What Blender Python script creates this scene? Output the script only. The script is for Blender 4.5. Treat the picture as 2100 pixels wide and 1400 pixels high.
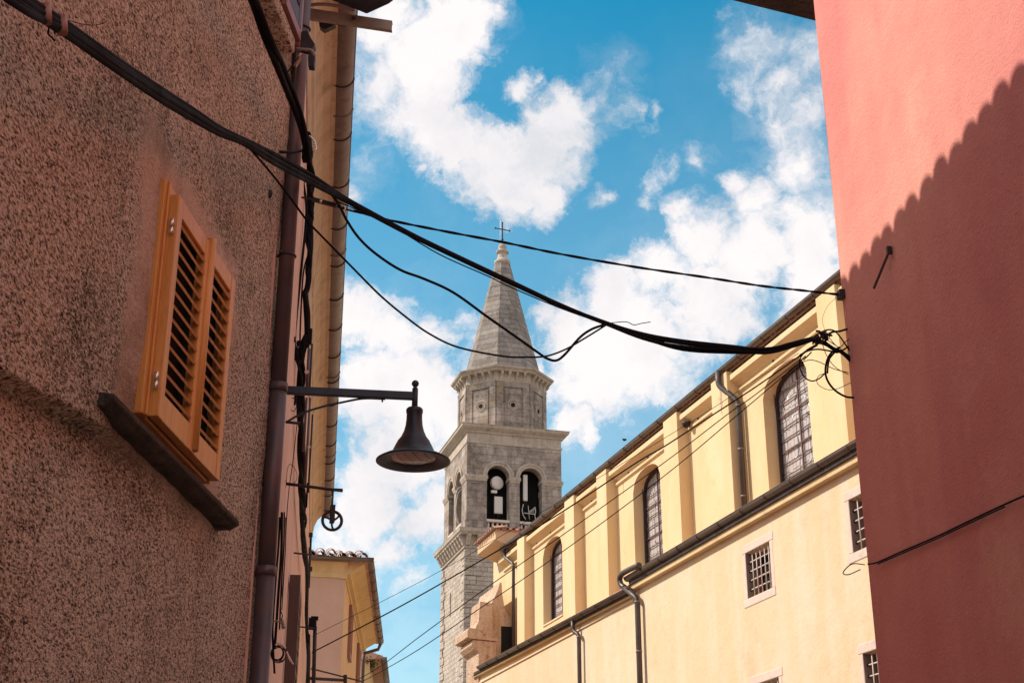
import bpy, math, random
from mathutils import Vector, noise
R = math.radians
random.seed(7)
for o in list(bpy.data.objects):
    bpy.data.objects.remove(o)
C = bpy.context.scene.collection
sc = bpy.context.scene

# ------------------------------------------------------------------ camera
PITCH = 22.2
FPX = 2917.0                     # 50 mm on full frame, in pixels of the 2100 wide photograph
CAMZ = 1.6
cam = bpy.data.cameras.new('camera')
cam.lens = 50.0; cam.sensor_width = 36.0
cam.clip_start = 0.05; cam.clip_end = 3000
camo = bpy.data.objects.new('camera', cam); C.objects.link(camo)
camo.location = (0, 0, CAMZ)
camo.rotation_euler = (R(90 + PITCH), 0, 0)
sc.camera = camo
CP, SP = math.cos(R(PITCH)), math.sin(R(PITCH))

def ray(px, py):
    x = px - 1050.0; v = 700.0 - py
    return Vector((x, FPX * CP - v * SP, v * CP + FPX * SP))

def at(px, py, Y):
    """the point seen at a pixel, Y metres in front of the camera"""
    d = ray(px, py)
    return Vector((d.x / d.y * Y, Y, CAMZ + d.z / d.y * Y))

# ------------------------------------------------------------------ world, sun, exposure
SUN_AZ, SUN_EL = -80.0, 42.0
w = bpy.data.worlds.new('World'); sc.world = w; w.use_nodes = True
nt = w.node_tree; nt.nodes.clear()
def WN(t, **k):
    n = nt.nodes.new(t)
    for a, b in k.items(): setattr(n, a, b)
    return n
WL = nt.links.new
def wmath(op, a, b=None, clamp=False):
    n = WN('ShaderNodeMath', operation=op, use_clamp=clamp)
    for i, s in enumerate((a, b)):
        if s is None: continue
        if isinstance(s, (int, float)): n.inputs[i].default_value = s
        else: WL(s, n.inputs[i])
    return n.outputs[0]
def wvec(op, a, b=None, scale=None):
    n = WN('ShaderNodeVectorMath', operation=op)
    for i, s in enumerate((a, b)):
        if s is None: continue
        if isinstance(s, (tuple, list, Vector)): n.inputs[i].default_value = tuple(s)
        else: WL(s, n.inputs[i])
    if scale is not None: n.inputs['Scale'].default_value = scale
    return n
geo = WN('ShaderNodeTexCoord').outputs['Generated']
def wnoise(vec, scale, detail, rough=0.55, col=False, dist=0.0):
    n = WN('ShaderNodeTexNoise'); n.inputs['Scale'].default_value = scale
    n.inputs['Detail'].default_value = detail; n.inputs['Roughness'].default_value = rough
    n.inputs['Distortion'].default_value = dist
    WL(vec, n.inputs['Vector']); return n.outputs['Color' if col else 'Fac']
warp1 = wvec('SCALE', wvec('SUBTRACT', wnoise(geo, 9, 4, .6, True), (.5, .5, .5)).outputs[0], scale=.045).outputs[0]
warp2 = wvec('SCALE', wvec('SUBTRACT', wnoise(geo, 34, 6, .65, True), (.5, .5, .5)).outputs[0], scale=.028).outputs[0]
dirw = wvec('ADD', wvec('ADD', geo, warp1).outputs[0], warp2).outputs[0]
# masses of cumulus, each a direction in the sky, an angular size and a thickness
BL = [(950,20,75,1),(915,80,85,1),(885,150,80,1),(862,215,75,1),(905,270,62,1),(955,310,66,1),(1005,335,72,1),(1060,370,78,1),
 (1100,310,72,1),(1135,260,66,1),(1172,222,42,.9),(1078,190,30,.9),(1098,395,52,1),(1070,415,34,.9),(1040,300,50,1),(770,60,80,.62),(760,150,70,.6),
 (820,10,70,.75),(815,110,50,.7),(1222,180,46,.48),(1270,212,46,.48),(1330,215,30,.4),(872,334,24,.72),(1215,405,24,.72),(745,330,34,.5),
 (728,400,30,.62),(1560,100,70,.50),(1600,165,60,.5),(1650,110,60,.52),(1645,240,60,.62),(1650,330,66,.7),(1500,370,40,.8),(1545,415,50,.85),
 (1350,352,38,.58),(1325,385,34,.55),(1410,320,34,.52),(1395,445,48,.85),(1445,505,80,1),(1555,530,95,1),(1660,490,80,.95),(1665,590,90,1),
 (1350,565,66,1),(1255,620,70,1),(1150,660,70,1),(1110,640,40,1),(1300,690,110,1),(1450,640,105,1),(1220,770,105,1),(1310,745,80,1),(1180,860,56,.95),
 (1215,890,34,.8),(1390,785,60,.45),(1330,420,40,.45),(735,665,56,.95),(800,700,66,.95),(875,700,60,.85),(940,665,36,.6),(760,800,90,1),
 (860,810,95,1),(780,930,95,.95),(860,940,70,.95),(860,1040,80,.9),(750,1050,90,.95),(800,1110,60,.75),(820,880,90,1),(690,1100,60,.8),
 (1290,530,30,.4),(1218,540,18,.4),(560,1000,120,.9),(950,850,100,.95),(1040,720,70,1),(600,700,120,.8),(500,300,150,.7),
 (850,1165,60,.62),(740,1180,60,.6)]
acc = None
for (px, py, r, wt) in BL:
    d = ray(px, py).normalized()
    dist = wvec('DISTANCE', dirw, d).outputs['Value']
    v = wmath('MULTIPLY_ADD', dist, -wt / (1.75 * r / 2917.0)); nt.nodes[-1].inputs[2].default_value = wt
    acc = v if acc is None else wmath('MAXIMUM', acc, v)
# unseen clouds over the rest of the sky, thickened to brighten the shaded walls
far = wmath('MULTIPLY', wmath('SUBTRACT', wnoise(dirw, 3.1, 5, .6), .5), 2.2)
front = wmath('GREATER_THAN', wvec('DISTANCE', geo, ray(1150, 600).normalized()).outputs['Value'], .44)
far = wmath('ADD', wmath('MULTIPLY', wmath('ADD', far, .62), front), wmath('MULTIPLY', wmath('SUBTRACT', front, 1.0), 1.0))
acc = wmath('MAXIMUM', wmath('MAXIMUM', acc, far), -.2)
fine = wmath('SUBTRACT', wnoise(dirw, 26, 9, .66), .5)
fine2 = wmath('SUBTRACT', wnoise(dirw, 75, 6, .7), .5)
dens = wmath('ADD', wmath('ADD', acc, wmath('MULTIPLY', fine, 1.25)), wmath('MULTIPLY', fine2, .40))
mr = WN('ShaderNodeMapRange', interpolation_type='SMOOTHSTEP'); WL(dens, mr.inputs['Value'])
mr.inputs['From Min'].default_value = .12; mr.inputs['From Max'].default_value = .70
# thin veil near the horizon
sep = WN('ShaderNodeSeparateXYZ'); WL(geo, sep.inputs[0])
veil = WN('ShaderNodeMapRange'); WL(sep.outputs['Z'], veil.inputs['Value'])
veil.inputs['From Min'].default_value = .05; veil.inputs['From Max'].default_value = .60
veil.inputs['To Min'].default_value = .62; veil.inputs['To Max'].default_value = .0
vacc = None
for (px, py, r, wt) in [(1600,120,105,.8),(1640,230,110,.95),(1660,360,120,1),(1250,205,80,.7),(1400,330,80,.6),(1380,810,90,.6),(770,120,120,.9),(745,350,80,.7),(1010,60,40,.6),(1200,400,60,.5),(1560,420,100,.9),(760,1230,120,.7),(1300,900,60,.4)]:
    dist = wvec('DISTANCE', dirw, ray(px, py).normalized()).outputs['Value']
    v = wmath('MULTIPLY_ADD', dist, -wt / (1.7 * r / 2917.0)); nt.nodes[-1].inputs[2].default_value = wt
    vacc = v if vacc is None else wmath('MAXIMUM', vacc, v)
wmap = WN('ShaderNodeMapping'); WL(dirw, wmap.inputs[0]); wmap.inputs['Rotation'].default_value = (.4, .7, .2); wmap.inputs['Scale'].default_value = (1, 1, 2.6)
vv = wmath('MULTIPLY', wmath('MAXIMUM', vacc, 0), wmath('MULTIPLY', wmath('SUBTRACT', wnoise(wmap.outputs[0], 17, 8, .68), .30), 3.2), True)
vv = wmath('MULTIPLY', vv, .62)
cov = wmath('MAXIMUM', wmath('ADD', wmath('MULTIPLY', mr.outputs[0], .98), wmath('MULTIPLY', vv, wmath('SUBTRACT', 1.0, mr.outputs[0]))), veil.outputs[0], True)
sky = WN('ShaderNodeTexSky', sky_type='NISHITA'); sky.sun_disc = False
sky.sun_elevation = R(SUN_EL); sky.sun_rotation = R(SUN_AZ); sky.altitude = 250
sky.air_density = 1.0; sky.dust_density = .35; sky.ozone_density = 2.2
tint = WN('ShaderNodeMix', data_type='RGBA', blend_type='MULTIPLY'); tint.inputs['Factor'].default_value = 1
WL(sky.outputs[0], tint.inputs['A']); tint.inputs['B'].default_value = (.04, 1.00, 1.02, 1)
bg1 = WN('ShaderNodeBackground'); WL(tint.outputs['Result'], bg1.inputs[0]); bg1.inputs[1].default_value = .105
cr = WN('ShaderNodeValToRGB')
shade = wmath('ADD', wmath('MULTIPLY', wnoise(dirw, 8.5, 6, .62), 1.15), wmath('MULTIPLY', mr.outputs[0], .16))
WL(shade, cr.inputs[0])
cr.color_ramp.elements[0].position = .46; cr.color_ramp.elements[0].color = (.60, .65, .71, 1)
cr.color_ramp.elements[1].position = .80; cr.color_ramp.elements[1].color = (1, .94, .93, 1)
e = cr.color_ramp.elements.new(.62); e.color = (.86, .83, .85, 1)
bg2 = WN('ShaderNodeBackground'); WL(cr.outputs[0], bg2.inputs[0]); bg2.inputs[1].default_value = .67
mx = WN('ShaderNodeMixShader'); WL(cov, mx.inputs[0]); WL(bg1.outputs[0], mx.inputs[1]); WL(bg2.outputs[0], mx.inputs[2])
WL(mx.outputs[0], WN('ShaderNodeOutputWorld').inputs[0])

sl = bpy.data.lights.new('sun', 'SUN'); sl.energy = 3.2; sl.angle = R(.5); sl.color = (1, .93, .82)
slo = bpy.data.objects.new('sun', sl); C.objects.link(slo)
sv = Vector((math.sin(R(SUN_AZ)) * math.cos(R(SUN_EL)), math.cos(R(SUN_AZ)) * math.cos(R(SUN_EL)), math.sin(R(SUN_EL))))
slo.rotation_euler = sv.to_track_quat('Z', 'Y').to_euler()
slo.location = (-20, 0, 40)
sc.view_settings.view_transform = 'Standard'; sc.view_settings.look = 'None'
sc.view_settings.exposure = 0.66; sc.view_settings.gamma = 1.0
sc.cycles.max_bounces = 6; sc.cycles.diffuse_bounces = 4
sc.world.cycles.sampling_method = 'MANUAL'; sc.world.cycles.sample_map_resolution = 512

# ------------------------------------------------------------------ helpers
class Frame:
    """a vertical wall plane: u runs along it, n stands out of it, z is the height"""
    def __init__(s, o, u, n): s.o = Vector(o); s.u = Vector(u); s.n = Vector(n)
    def P(s, u, n, z): return s.o + s.u * u + s.n * n + Vector((0, 0, z))
    def hit(s, px, py, off=0.0):
        d = ray(px, py); o = s.o + s.n * off
        t = (o.x * s.n.x + o.y * s.n.y) / (d.x * s.n.x + d.y * s.n.y)
        p = Vector((d.x * t, d.y * t, CAMZ + d.z * t))
        q = p - s.o
        return q.dot(s.u), p.z
def side_frame(az, D, side):
    a = R(az); r = Vector((math.cos(a), -math.sin(a), 0)); u = Vector((math.sin(a), math.cos(a), 0))
    return Frame(r * D, u, -r) if side > 0 else Frame(-r * D, u, r)
WORLDF = Frame((0, 0, 0), (1, 0, 0), (0, -1, 0))

class MB:
    def __init__(s): s.v = []; s.f = []; s.sm = []
    def add(s, vs, fs, smooth=False):
        b = len(s.v); s.v += [Vector(v) for v in vs]
        for f in fs: s.f.append(tuple(i + b for i in f)); s.sm.append(smooth)
        return s
    def box(s, F, u0, u1, n0, n1, z0, z1):
        p = [F.P(u, n, z) for z in (z0, z1) for n in (n0, n1) for u in (u0, u1)]
        return s.add(p, [(0,1,3,2),(4,6,7,5),(0,4,5,1),(2,3,7,6),(0,2,6,4),(1,5,7,3)])
    def bar(s, a, b, wa, wb=None, up=(0,0,1)):
        a = Vector(a); b = Vector(b); d = (b - a).normalized(); wb = wb or wa
        upv = Vector(up)
        if abs(d.dot(upv)) > .95: upv = Vector((0, 1, 0))
        x = d.cross(upv).normalized() * wa / 2; y = x.cross(d).normalized() * wb / 2
        p = [c + i * x + j * y for c in (a, b) for (i, j) in ((-1,-1),(1,-1),(1,1),(-1,1))]
        return s.add(p, [(0,3,2,1),(4,5,6,7),(0,1,5,4),(1,2,6,5),(2,3,7,6),(3,0,4,7)])
    def tube(s, pts, r, n=8, close=False, cap=True):
        pts = [Vector(p) for p in pts]; N = len(pts)
        rs = r if isinstance(r, (list, tuple)) else [r] * N
        prev = None; vs = []
        for i, p in enumerate(pts):
            if close: t = pts[(i + 1) % N] - pts[i - 1]
            else: t = pts[min(i + 1, N - 1)] - pts[max(i - 1, 0)]
            if t.length < 1e-9: t = Vector((0, 0, 1))
            t.normalize()
            if prev is None:
                a = Vector((0, 0, 1)) if abs(t.z) < .9 else Vector((1, 0, 0))
                x = t.cross(a).normalized()
            else:
                x = (prev - t * prev.dot(t))
                x = x.normalized() if x.length > 1e-6 else t.orthogonal().normalized()
            prev = x; y = t.cross(x)
            for k in range(n):
                an = 2 * math.pi * k / n
                vs.append(p + x * math.cos(an) * rs[i] + y * math.sin(an) * rs[i])
        fs = []
        for i in range(N if close else N - 1):
            j = (i + 1) % N
            for k in range(n):
                l = (k + 1) % n
                fs.append((i*n+k, i*n+l, j*n+l, j*n+k))
        s.add(vs, fs, True)
        if cap and not close:
            b = len(s.v) - len(vs)
            s.f.append(tuple(b + k for k in range(n))[::-1]); s.sm.append(False)
            s.f.append(tuple(b + (N-1)*n + k for k in range(n))); s.sm.append(False)
        return s
    def lathe(s, c, prof, n=24, ax=None, smooth=True):
        """prof: list of (radius, height) round the vertical through c"""
        c = Vector(c); vs = []
        for (r, z) in prof:
            for k in range(n):
                an = 2 * math.pi * k / n
                vs.append(c + Vector((r * math.cos(an), r * math.sin(an), z)))
        fs = []
        for i in range(len(prof) - 1):
            for k in range(n):
                l = (k + 1) % n; fs.append((i*n+k, i*n+l, (i+1)*n+l, (i+1)*n+k))
        return s.add(vs, fs, smooth)
    def prism(s, poly, d):
        """poly: list of world points of a flat outline, d: extrusion vector"""
        n = len(poly); poly = [Vector(p) for p in poly]; d = Vector(d)
        fs = [tuple(range(n))[::-1], tuple(range(n, 2*n))]
        for i in range(n):
            j = (i + 1) % n; fs.append((i, j, n + j, n + i))
        return s.add(poly + [p + d for p in poly], fs)
    def ball(s, c, r, n=12, sq=(1,1,1)):
        c = Vector(c); vs = []; m = n // 2 + 1
        for i in range(m + 1):
            th = math.pi * i / m
            for k in range(n):
                a = 2 * math.pi * k / n
                vs.append(c + Vector((r*sq[0]*math.sin(th)*math.cos(a), r*sq[1]*math.sin(th)*math.sin(a), r*sq[2]*math.cos(th))))
        fs = [(i*n+k, (i+1)*n+k, (i+1)*n+(k+1)%n, i*n+(k+1)%n) for i in range(m) for k in range(n)]
        return s.add(vs, fs, True)
    def build(s, name, mat, parent=None, bevel=0.0, fix=True, org=None):
        if parent is not None:
            org = Vector((0, 0, 0)); p = parent
            while p is not None: org += p.location; p = p.parent
        elif org is None:
            org = Vector((0, 0, 0))
        org = Vector(org)
        me = bpy.data.meshes.new(name)
        me.from_pydata([tuple(v - org) for v in s.v], [], s.f)
        me.polygons.foreach_set('use_smooth', s.sm)
        if fix:
            import bmesh
            bm = bmesh.new(); bm.from_mesh(me)
            bmesh.ops.remove_doubles(bm, verts=bm.verts, dist=1e-5)
            bmesh.ops.recalc_face_normals(bm, faces=bm.faces); bm.to_mesh(me); bm.free()
        me.materials.append(mat); me.update()
        o = bpy.data.objects.new(name, me); C.objects.link(o)
        if parent is not None: o.parent = parent
        else: o.location = org
        if bevel:
            m = o.modifiers.new('bevel', 'BEVEL'); m.width = bevel; m.segments = 2; m.limit_method = 'ANGLE'; m.angle_limit = R(40)
        return o

def tag(o, label, cat, group=None, kind=None):
    o['label'] = label; o['category'] = cat
    if group: o['group'] = group
    if kind: o['kind'] = kind
    return o
def thing(name, loc, label, cat, group=None):
    o = bpy.data.objects.new(name, None); C.objects.link(o); o.location = loc
    o.empty_display_size = .2
    return tag(o, label, cat, group)
def smoothpath(pts, k=6):
    """Catmull-Rom through the points"""
    pts = [Vector(p) for p in pts]; out = []
    n = len(pts)
    for i in range(n - 1):
        p0 = pts[max(i-1, 0)]; p1 = pts[i]; p2 = pts[i+1]; p3 = pts[min(i+2, n-1)]
        for j in range(k):
            t = j / k
            out.append(.5 * ((2*p1) + (p2-p0)*t + (2*p0-5*p1+4*p2-p3)*t*t + (3*p1-p0-3*p2+p3)*t*t*t))
    out.append(pts[-1]); return out
def wire(pts, Y0=None, Y1=None):
    """pixels (x, y[, Y]) with the depth running evenly from Y0 to Y1"""
    if Y0 is not None:
        L = [0]
        for a, b in zip(pts, pts[1:]): L.append(L[-1] + math.hypot(b[0]-a[0], b[1]-a[1]))
        pts = [(p[0], p[1], Y0 + (Y1 - Y0) * l / L[-1]) for p, l in zip(pts, L)]
    return smoothpath([at(*p) for p in pts])

# ------------------------------------------------------------------ materials
def mat(name, base, rough=.85, spec=.3, metal=0.0):
    m = bpy.data.materials.new(name); m.use_nodes = True
    b = m.node_tree.nodes['Principled BSDF']
    b.inputs['Base Color'].default_value = (*base, 1); b.inputs['Roughness'].default_value = rough
    b.inputs['Specular IOR Level'].default_value = spec; b.inputs['Metallic'].default_value = metal
    return m
class MT:
    def __init__(s, name, rough=.85, spec=.3, metal=0.0):
        s.m = mat(name, (.5,.5,.5), rough, spec, metal); s.t = s.m.node_tree; s.b = s.t.nodes['Principled BSDF']
        s.pos = s.N('ShaderNodeTexCoord').outputs['Object']
    def N(s, t, **k):
        n = s.t.nodes.new(t)
        for a, b in k.items(): setattr(n, a, b)
        return n
    def L(s, a, b): s.t.links.new(a, b)
    def mapped(s, scale=(1,1,1), rot=(0,0,0), src=None):
        n = s.N('ShaderNodeMapping'); s.L(src or s.pos, n.inputs[0]); n.inputs['Scale'].default_value = scale
        n.inputs['Rotation'].default_value = rot; return n.outputs[0]
    def noise(s, scale, detail=4, rough=.55, src=None, col=False, dist=0):
        n = s.N('ShaderNodeTexNoise'); s.L(src or s.pos, n.inputs['Vector']); n.inputs['Scale'].default_value = scale
        n.inputs['Detail'].default_value = detail; n.inputs['Roughness'].default_value = rough; n.inputs['Distortion'].default_value = dist
        return n.outputs['Color' if col else 'Fac']
    def voro(s, scale, src=None, feature='F1', out='Distance', rnd=1.0):
        n = s.N('ShaderNodeTexVoronoi', feature=feature); s.L(src or s.pos, n.inputs['Vector']); n.inputs['Scale'].default_value = scale
        n.inputs['Randomness'].default_value = rnd
        return n.outputs[out]
    def ramp(s, src, stops):
        n = s.N('ShaderNodeValToRGB'); s.L(src, n.inputs[0]); e = n.color_ramp.elements
        while len(e) < len(stops): e.new(.5)
        for q, (p, c) in zip(e, stops):
            q.position = p; q.color = (*c, 1) if not isinstance(c, (int, float)) else (c, c, c, 1)
        return n.outputs[0]
    def mix(s, fac, a, b, mode='MIX'):
        n = s.N('ShaderNodeMix', data_type='RGBA', blend_type=mode)
        for k, x in (('Factor', fac), ('A', a), ('B', b)):
            if isinstance(x, (int, float)): n.inputs[k].default_value = x if k == 'Factor' else (x, x, x, 1)
            elif isinstance(x, tuple): n.inputs[k].default_value = (*x, 1)
            else: s.L(x, n.inputs[k])
        return n.outputs['Result']
    def math(s, op, a, b=0.0, clamp=False):
        n = s.N('ShaderNodeMath', operation=op, use_clamp=clamp)
        for i, x in enumerate((a, b)):
            if isinstance(x, (int, float)): n.inputs[i].default_value = x
            else: s.L(x, n.inputs[i])
        return n.outputs[0]
    def color(s, src): s.L(src, s.b.inputs['Base Color']); return s
    def rough(s, src): s.L(src, s.b.inputs['Roughness']); return s
    def bump(s, h, dist=.01, strength=1.0, prev=None):
        n = s.N('ShaderNodeBump'); s.L(h, n.inputs['Height']); n.inputs['Distance'].default_value = dist
        n.inputs['Strength'].default_value = strength
        if prev is not None: s.L(prev, n.inputs['Normal'])
        s.L(n.outputs[0], s.b.inputs['Normal']); return n.outputs[0]

def m_roughcast():
    k = MT('roughcast_plaster', .95, .1)
    big = k.noise(.7, 5, .6); mid = k.noise(3.2, 5, .62)
    streak = k.noise(1.0, 5, .6, k.mapped((3.2, 3.2, .55)))
    base = k.mix(k.ramp(big, [(.36, 0.0), (.62, 1.0)]), (.73, .555, .43), (.62, .50, .385))
    base = k.mix(k.ramp(mid, [(.42, 0.0), (.72, .8)]), base, (.74, .58, .46))
    orange = k.noise(.45, 3, .5, k.mapped((1, 1, .5)))
    base = k.mix(k.ramp(orange, [(.50, 0.0), (.68, .6)]), base, (.66, .34, .20))
    base = k.mix(k.ramp(streak, [(.56, 0.0), (.74, .55)]), base, (.27, .19, .13))
    base = k.mix(k.ramp(k.noise(.75, 7, .68), [(.47, 0.0), (.60, .88)]), base, (.21, .155, .09))
    att = k.N('ShaderNodeAttribute', attribute_name='plain').outputs['Fac']
    inv = k.math('SUBTRACT', 1.0, k.math('MULTIPLY', att, .65))
    src = k.mapped((1, 1, 2.1))
    lump = k.noise(36, 4, .70, src, dist=.3); grain = k.noise(74, 3, .65, src)
    both = k.math('ADD', k.math('MULTIPLY', lump, .55), k.math('MULTIPLY', grain, .45))
    vd = k.voro(30, k.mix(.03, src, k.noise(30, 3, col=True)), rnd=1.0)
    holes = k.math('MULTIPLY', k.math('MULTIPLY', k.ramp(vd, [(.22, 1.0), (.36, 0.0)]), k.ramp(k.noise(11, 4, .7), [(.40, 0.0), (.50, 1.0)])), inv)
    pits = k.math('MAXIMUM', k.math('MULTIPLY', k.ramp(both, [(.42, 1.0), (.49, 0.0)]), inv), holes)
    base = k.mix(k.math('MULTIPLY', pits, .93), base, (.045, .029, .023))  # pits darkened in colour: held dirt, plus shade the bump alone lacks
    base = k.mix(k.math('MULTIPLY', k.ramp(both, [(.51, 0.0), (.58, .85)]), inv), base, (.95, .80, .68))  # raised grains lightened in colour, where the bump alone reads flat
    base = k.mix(k.math('MULTIPLY', att, .42), base, (.30, .19, .155))
    k.color(base)
    h = k.math('SUBTRACT', both, k.math('MULTIPLY', holes, .25))
    h = k.mix(k.math('MULTIPLY', att, .75), h, .5)
    k.bump(h, .04, 1.0)
    return k.m
def m_plaster(name, c1, c2, c3, sc_=.9, grain=60, bumpd=.004, streaks=.5, dark=None):
    k = MT(name, .92, .12)
    a = k.noise(sc_, 6, .62); b = k.noise(sc_ * 5, 5, .6)
    st = k.noise(sc_, 6, .6, k.mapped((4, 4, .6)))
    base = k.mix(k.ramp(a, [(.34, 0.0), (.66, 1.0)]), c1, c2)
    base = k.mix(k.math('MULTIPLY', k.ramp(st, [(.45, 0.0), (.70, 1.0)]), streaks), base, c3)
    base = k.mix(k.math('MULTIPLY', k.ramp(b, [(.5, 0.0), (.8, 1.0)]), .35), base, c3)
    if dark:
        base = k.mix(k.math('MULTIPLY', k.ramp(k.noise(sc_ * 2.3, 7, .7), [(.56, 0.0), (.70, 1.0)]), dark[1]), base, dark[0])
    k.color(base)
    g = k.math('ADD', k.noise(grain, 4, .7), k.math('MULTIPLY', k.noise(sc_ * 7, 3), 2.0))
    k.bump(g, bumpd, .9)
    return k.m
def m_stone(name, c1, c2, mortar, bw, bh, mort=.012, rustic=0.0, axes=None, msz=.02, dirt=.6):
    """coursed ashlar; the courses follow the wall's own directions"""
    k = MT(name, .9, .15)
    sepn = k.N('ShaderNodeSeparateXYZ'); k.L(k.pos, sepn.inputs[0])
    # unroll round the corner: u = x' + y' in the tower's own frame
    m = k.N('ShaderNodeMapping'); k.L(k.pos, m.inputs[0]); m.inputs['Rotation'].default_value = (0, 0, R(axes or 0))
    s2 = k.N('ShaderNodeSeparateXYZ'); k.L(m.outputs[0], s2.inputs[0])
    cmb = k.N('ShaderNodeCombineXYZ'); k.L(k.math('ADD', s2.outputs[0], s2.outputs[1]), cmb.inputs[0]); k.L(s2.outputs[2], cmb.inputs[1])
    wob = k.mix(.02, cmb.outputs[0], k.noise(1.2, 2, col=True))
    br = k.N('ShaderNodeTexBrick'); k.L(wob, br.inputs['Vector']); br.inputs['Scale'].default_value = 1
    br.inputs['Brick Width'].default_value = bw; br.inputs['Row Height'].default_value = bh
    br.inputs['Mortar Size'].default_value = mort; br.inputs['Mortar Smooth'].default_value = .3; br.offset = .43; br.squash = .7; br.squash_frequency = 3
    br.inputs['Color1'].default_value = (*c1, 1); br.inputs['Color2'].default_value = (*c2, 1); br.inputs['Mortar'].default_value = (*mortar, 1)
    base = br.outputs['Color']
    base = k.mix(k.math('MULTIPLY', k.ramp(k.noise(.8, 6, .65), [(.40, 0.0), (.60, 1.0)]), dirt), base, tuple(x * .42 for x in c1))
    base = k.mix(k.math('MULTIPLY', k.ramp(k.noise(1.0, 5, .6, k.mapped((2.2, 2.2, .35))), [(.48, 0.0), (.66, 1.0)]), dirt * .8), base, tuple(x * .38 for x in c1))
    base = k.mix(k.math('MULTIPLY', k.ramp(k.noise(4.5, 6, .7), [(.45, 0.0), (.75, 1.0)]), .5), base, tuple(min(1, x * 1.3) for x in c2))
    base = k.mix(k.math('MULTIPLY', k.ramp(k.noise(1.6, 4, .6), [(.56, 0.0), (.72, 1.0)]), .45), base, (.46, .30, .15))
    base = k.mix(k.math('MULTIPLY', k.ramp(k.noise(14, 5, .7), [(.30, 1.0), (.45, 0.0)]), .45), base, (.08, .07, .06))
    k.color(base)
    h = k.math('SUBTRACT', k.math('MULTIPLY', k.noise(9, 6, .7), 1.1), k.math('MULTIPLY', br.outputs['Fac'], 1.3))
    k.bump(h, msz, 1.0)
    return k.m
def m_metal(name, c1, c2, rough=.5, metal=.6, rust=None, sc_=3):
    k = MT(name, rough, .5, metal)
    base = k.mix(k.ramp(k.noise(sc_, 6, .65), [(.35, 0.0), (.65, 1.0)]), c1, c2)
    if rust: base = k.mix(k.math('MULTIPLY', k.ramp(k.noise(sc_ * 3, 6, .7), [(.52, 0.0), (.66, 1.0)]), rust[1]), base, rust[0])
    k.color(base)
    k.rough(k.ramp(k.noise(sc_ * 2, 5), [(.3, rough * .8), (.7, min(1, rough * 1.3))]))
    k.bump(k.noise(sc_ * 14, 4), .002, .6)
    return k.m
def m_wood(name, c1, c2, grain_axis=(30, 30, 1.6)):
    k = MT(name, .42, .4)
    g = k.noise(1.0, 6, .6, k.mapped(grain_axis), dist=.6)
    g2 = k.noise(5.0, 4, .6, k.mapped(grain_axis))
    base = k.mix(k.ramp(g, [(.3, 0.0), (.7, 1.0)]), c1, c2)
    base = k.mix(k.math('MULTIPLY', k.ramp(g2, [(.5, 0.0), (.62, 1.0)]), .35), base, tuple(x * .6 for x in c1))
    k.color(base); k.bump(g2, .001, .6)
    return k.m
def m_tile(name='clay_tiles', c1=(.42, .19, .12), c2=(.55, .32, .24)):
    k = MT(name, .9, .15)
    cell = k.voro(4.6, out='Color')
    sp = k.N('ShaderNodeSeparateColor'); k.L(cell, sp.inputs[0])
    base = k.mix(sp.outputs[0], c1, c2)
    base = k.mix(k.math('MULTIPLY', k.ramp(k.noise(9, 6, .7), [(.48, 0.0), (.64, 1.0)]), .7), base, (.36, .30, .24))
    base = k.mix(k.math('MULTIPLY', k.ramp(k.noise(21, 5, .7), [(.28, 1.0), (.44, 0.0)]), .6), base, (.07, .05, .04))
    k.color(base); k.bump(k.noise(40, 4), .004, .8)
    return k.m
M = {}
M['rough'] = m_roughcast()
M['far_pink'] = m_plaster('pink_plaster', (.66, .385, .31), (.72, .44, .36), (.56, .30, .23), .8, 70, .006, .5)
M['cornice'] = m_plaster('ochre_plaster', (.50, .34, .225), (.58, .41, .28), (.38, .26, .18), 1.2, 50, .006, .6, ((.22, .15, .11), .8))
M['red'] = m_plaster('red_plaster', (.70, .255, .225), (.82, .37, .29), (.58, .185, .18), .42, 45, .009, .4, ((.84, .42, .31), .6))
M['cream'] = m_plaster('cream_plaster', (.71, .52, .295), (.74, .56, .35), (.68, .45, .225), .45, 18, .005, .6, ((.60, .40, .22), .55))
M['creamlow'] = m_plaster('pale_cream_plaster', (.71, .545, .365), (.70, .515, .32), (.71, .60, .47), .45, 16, .008, .8, ((.60, .42, .27), .55))
M['creamside'] = M['cream']
M['sof_shade'] = m_plaster('eaves_shade_plaster', (.60, .42, .22), (.70, .52, .30), (.45, .33, .20), .8, 20, .004, .5, ((.30, .22, .14), .4))  # tan of the cove and of the gutter's shadow band, as colour
M['peachwall'] = m_plaster('peach_plaster', (.56, .36, .28), (.61, .41, .32), (.50, .31, .23), .7, 40, .008, .3)
M['peachside'] = m_plaster('peach_smooth_plaster', (.62, .42, .27), (.66, .46, .30), (.54, .35, .2), .7, 30, .003, .4)
M['peachtrim'] = m_plaster('yellow_trim_plaster', (.62, .43, .215), (.69, .50, .27), (.46, .32, .16), .9, 30, .004, .5, ((.22, .15, .08), .4))
M['stone'] = m_stone('tower_ashlar', (.36, .28, .24), (.51, .405, .345), (.23, .18, .15), 1.15, .38, .008, axes=-15.5, dirt=.8)
M['rubble'] = m_stone('tower_coursed_rubble', (.50, .40, .335), (.62, .51, .43), (.29, .22, .18), .55, .23, .014, axes=-15.5, msz=.05, dirt=.35)
M['spire'] = m_stone('spire_stone', (.27, .22, .20), (.40, .335, .30), (.20, .165, .15), .75, .30, .012, axes=-15.5, msz=.04, dirt=.5)
M['trim'] = m_plaster('trim_stone', (.46, .365, .30), (.57, .46, .385), (.24, .19, .16), 1.4, 25, .01, .5, ((.12, .10, .09), .6))
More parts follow.
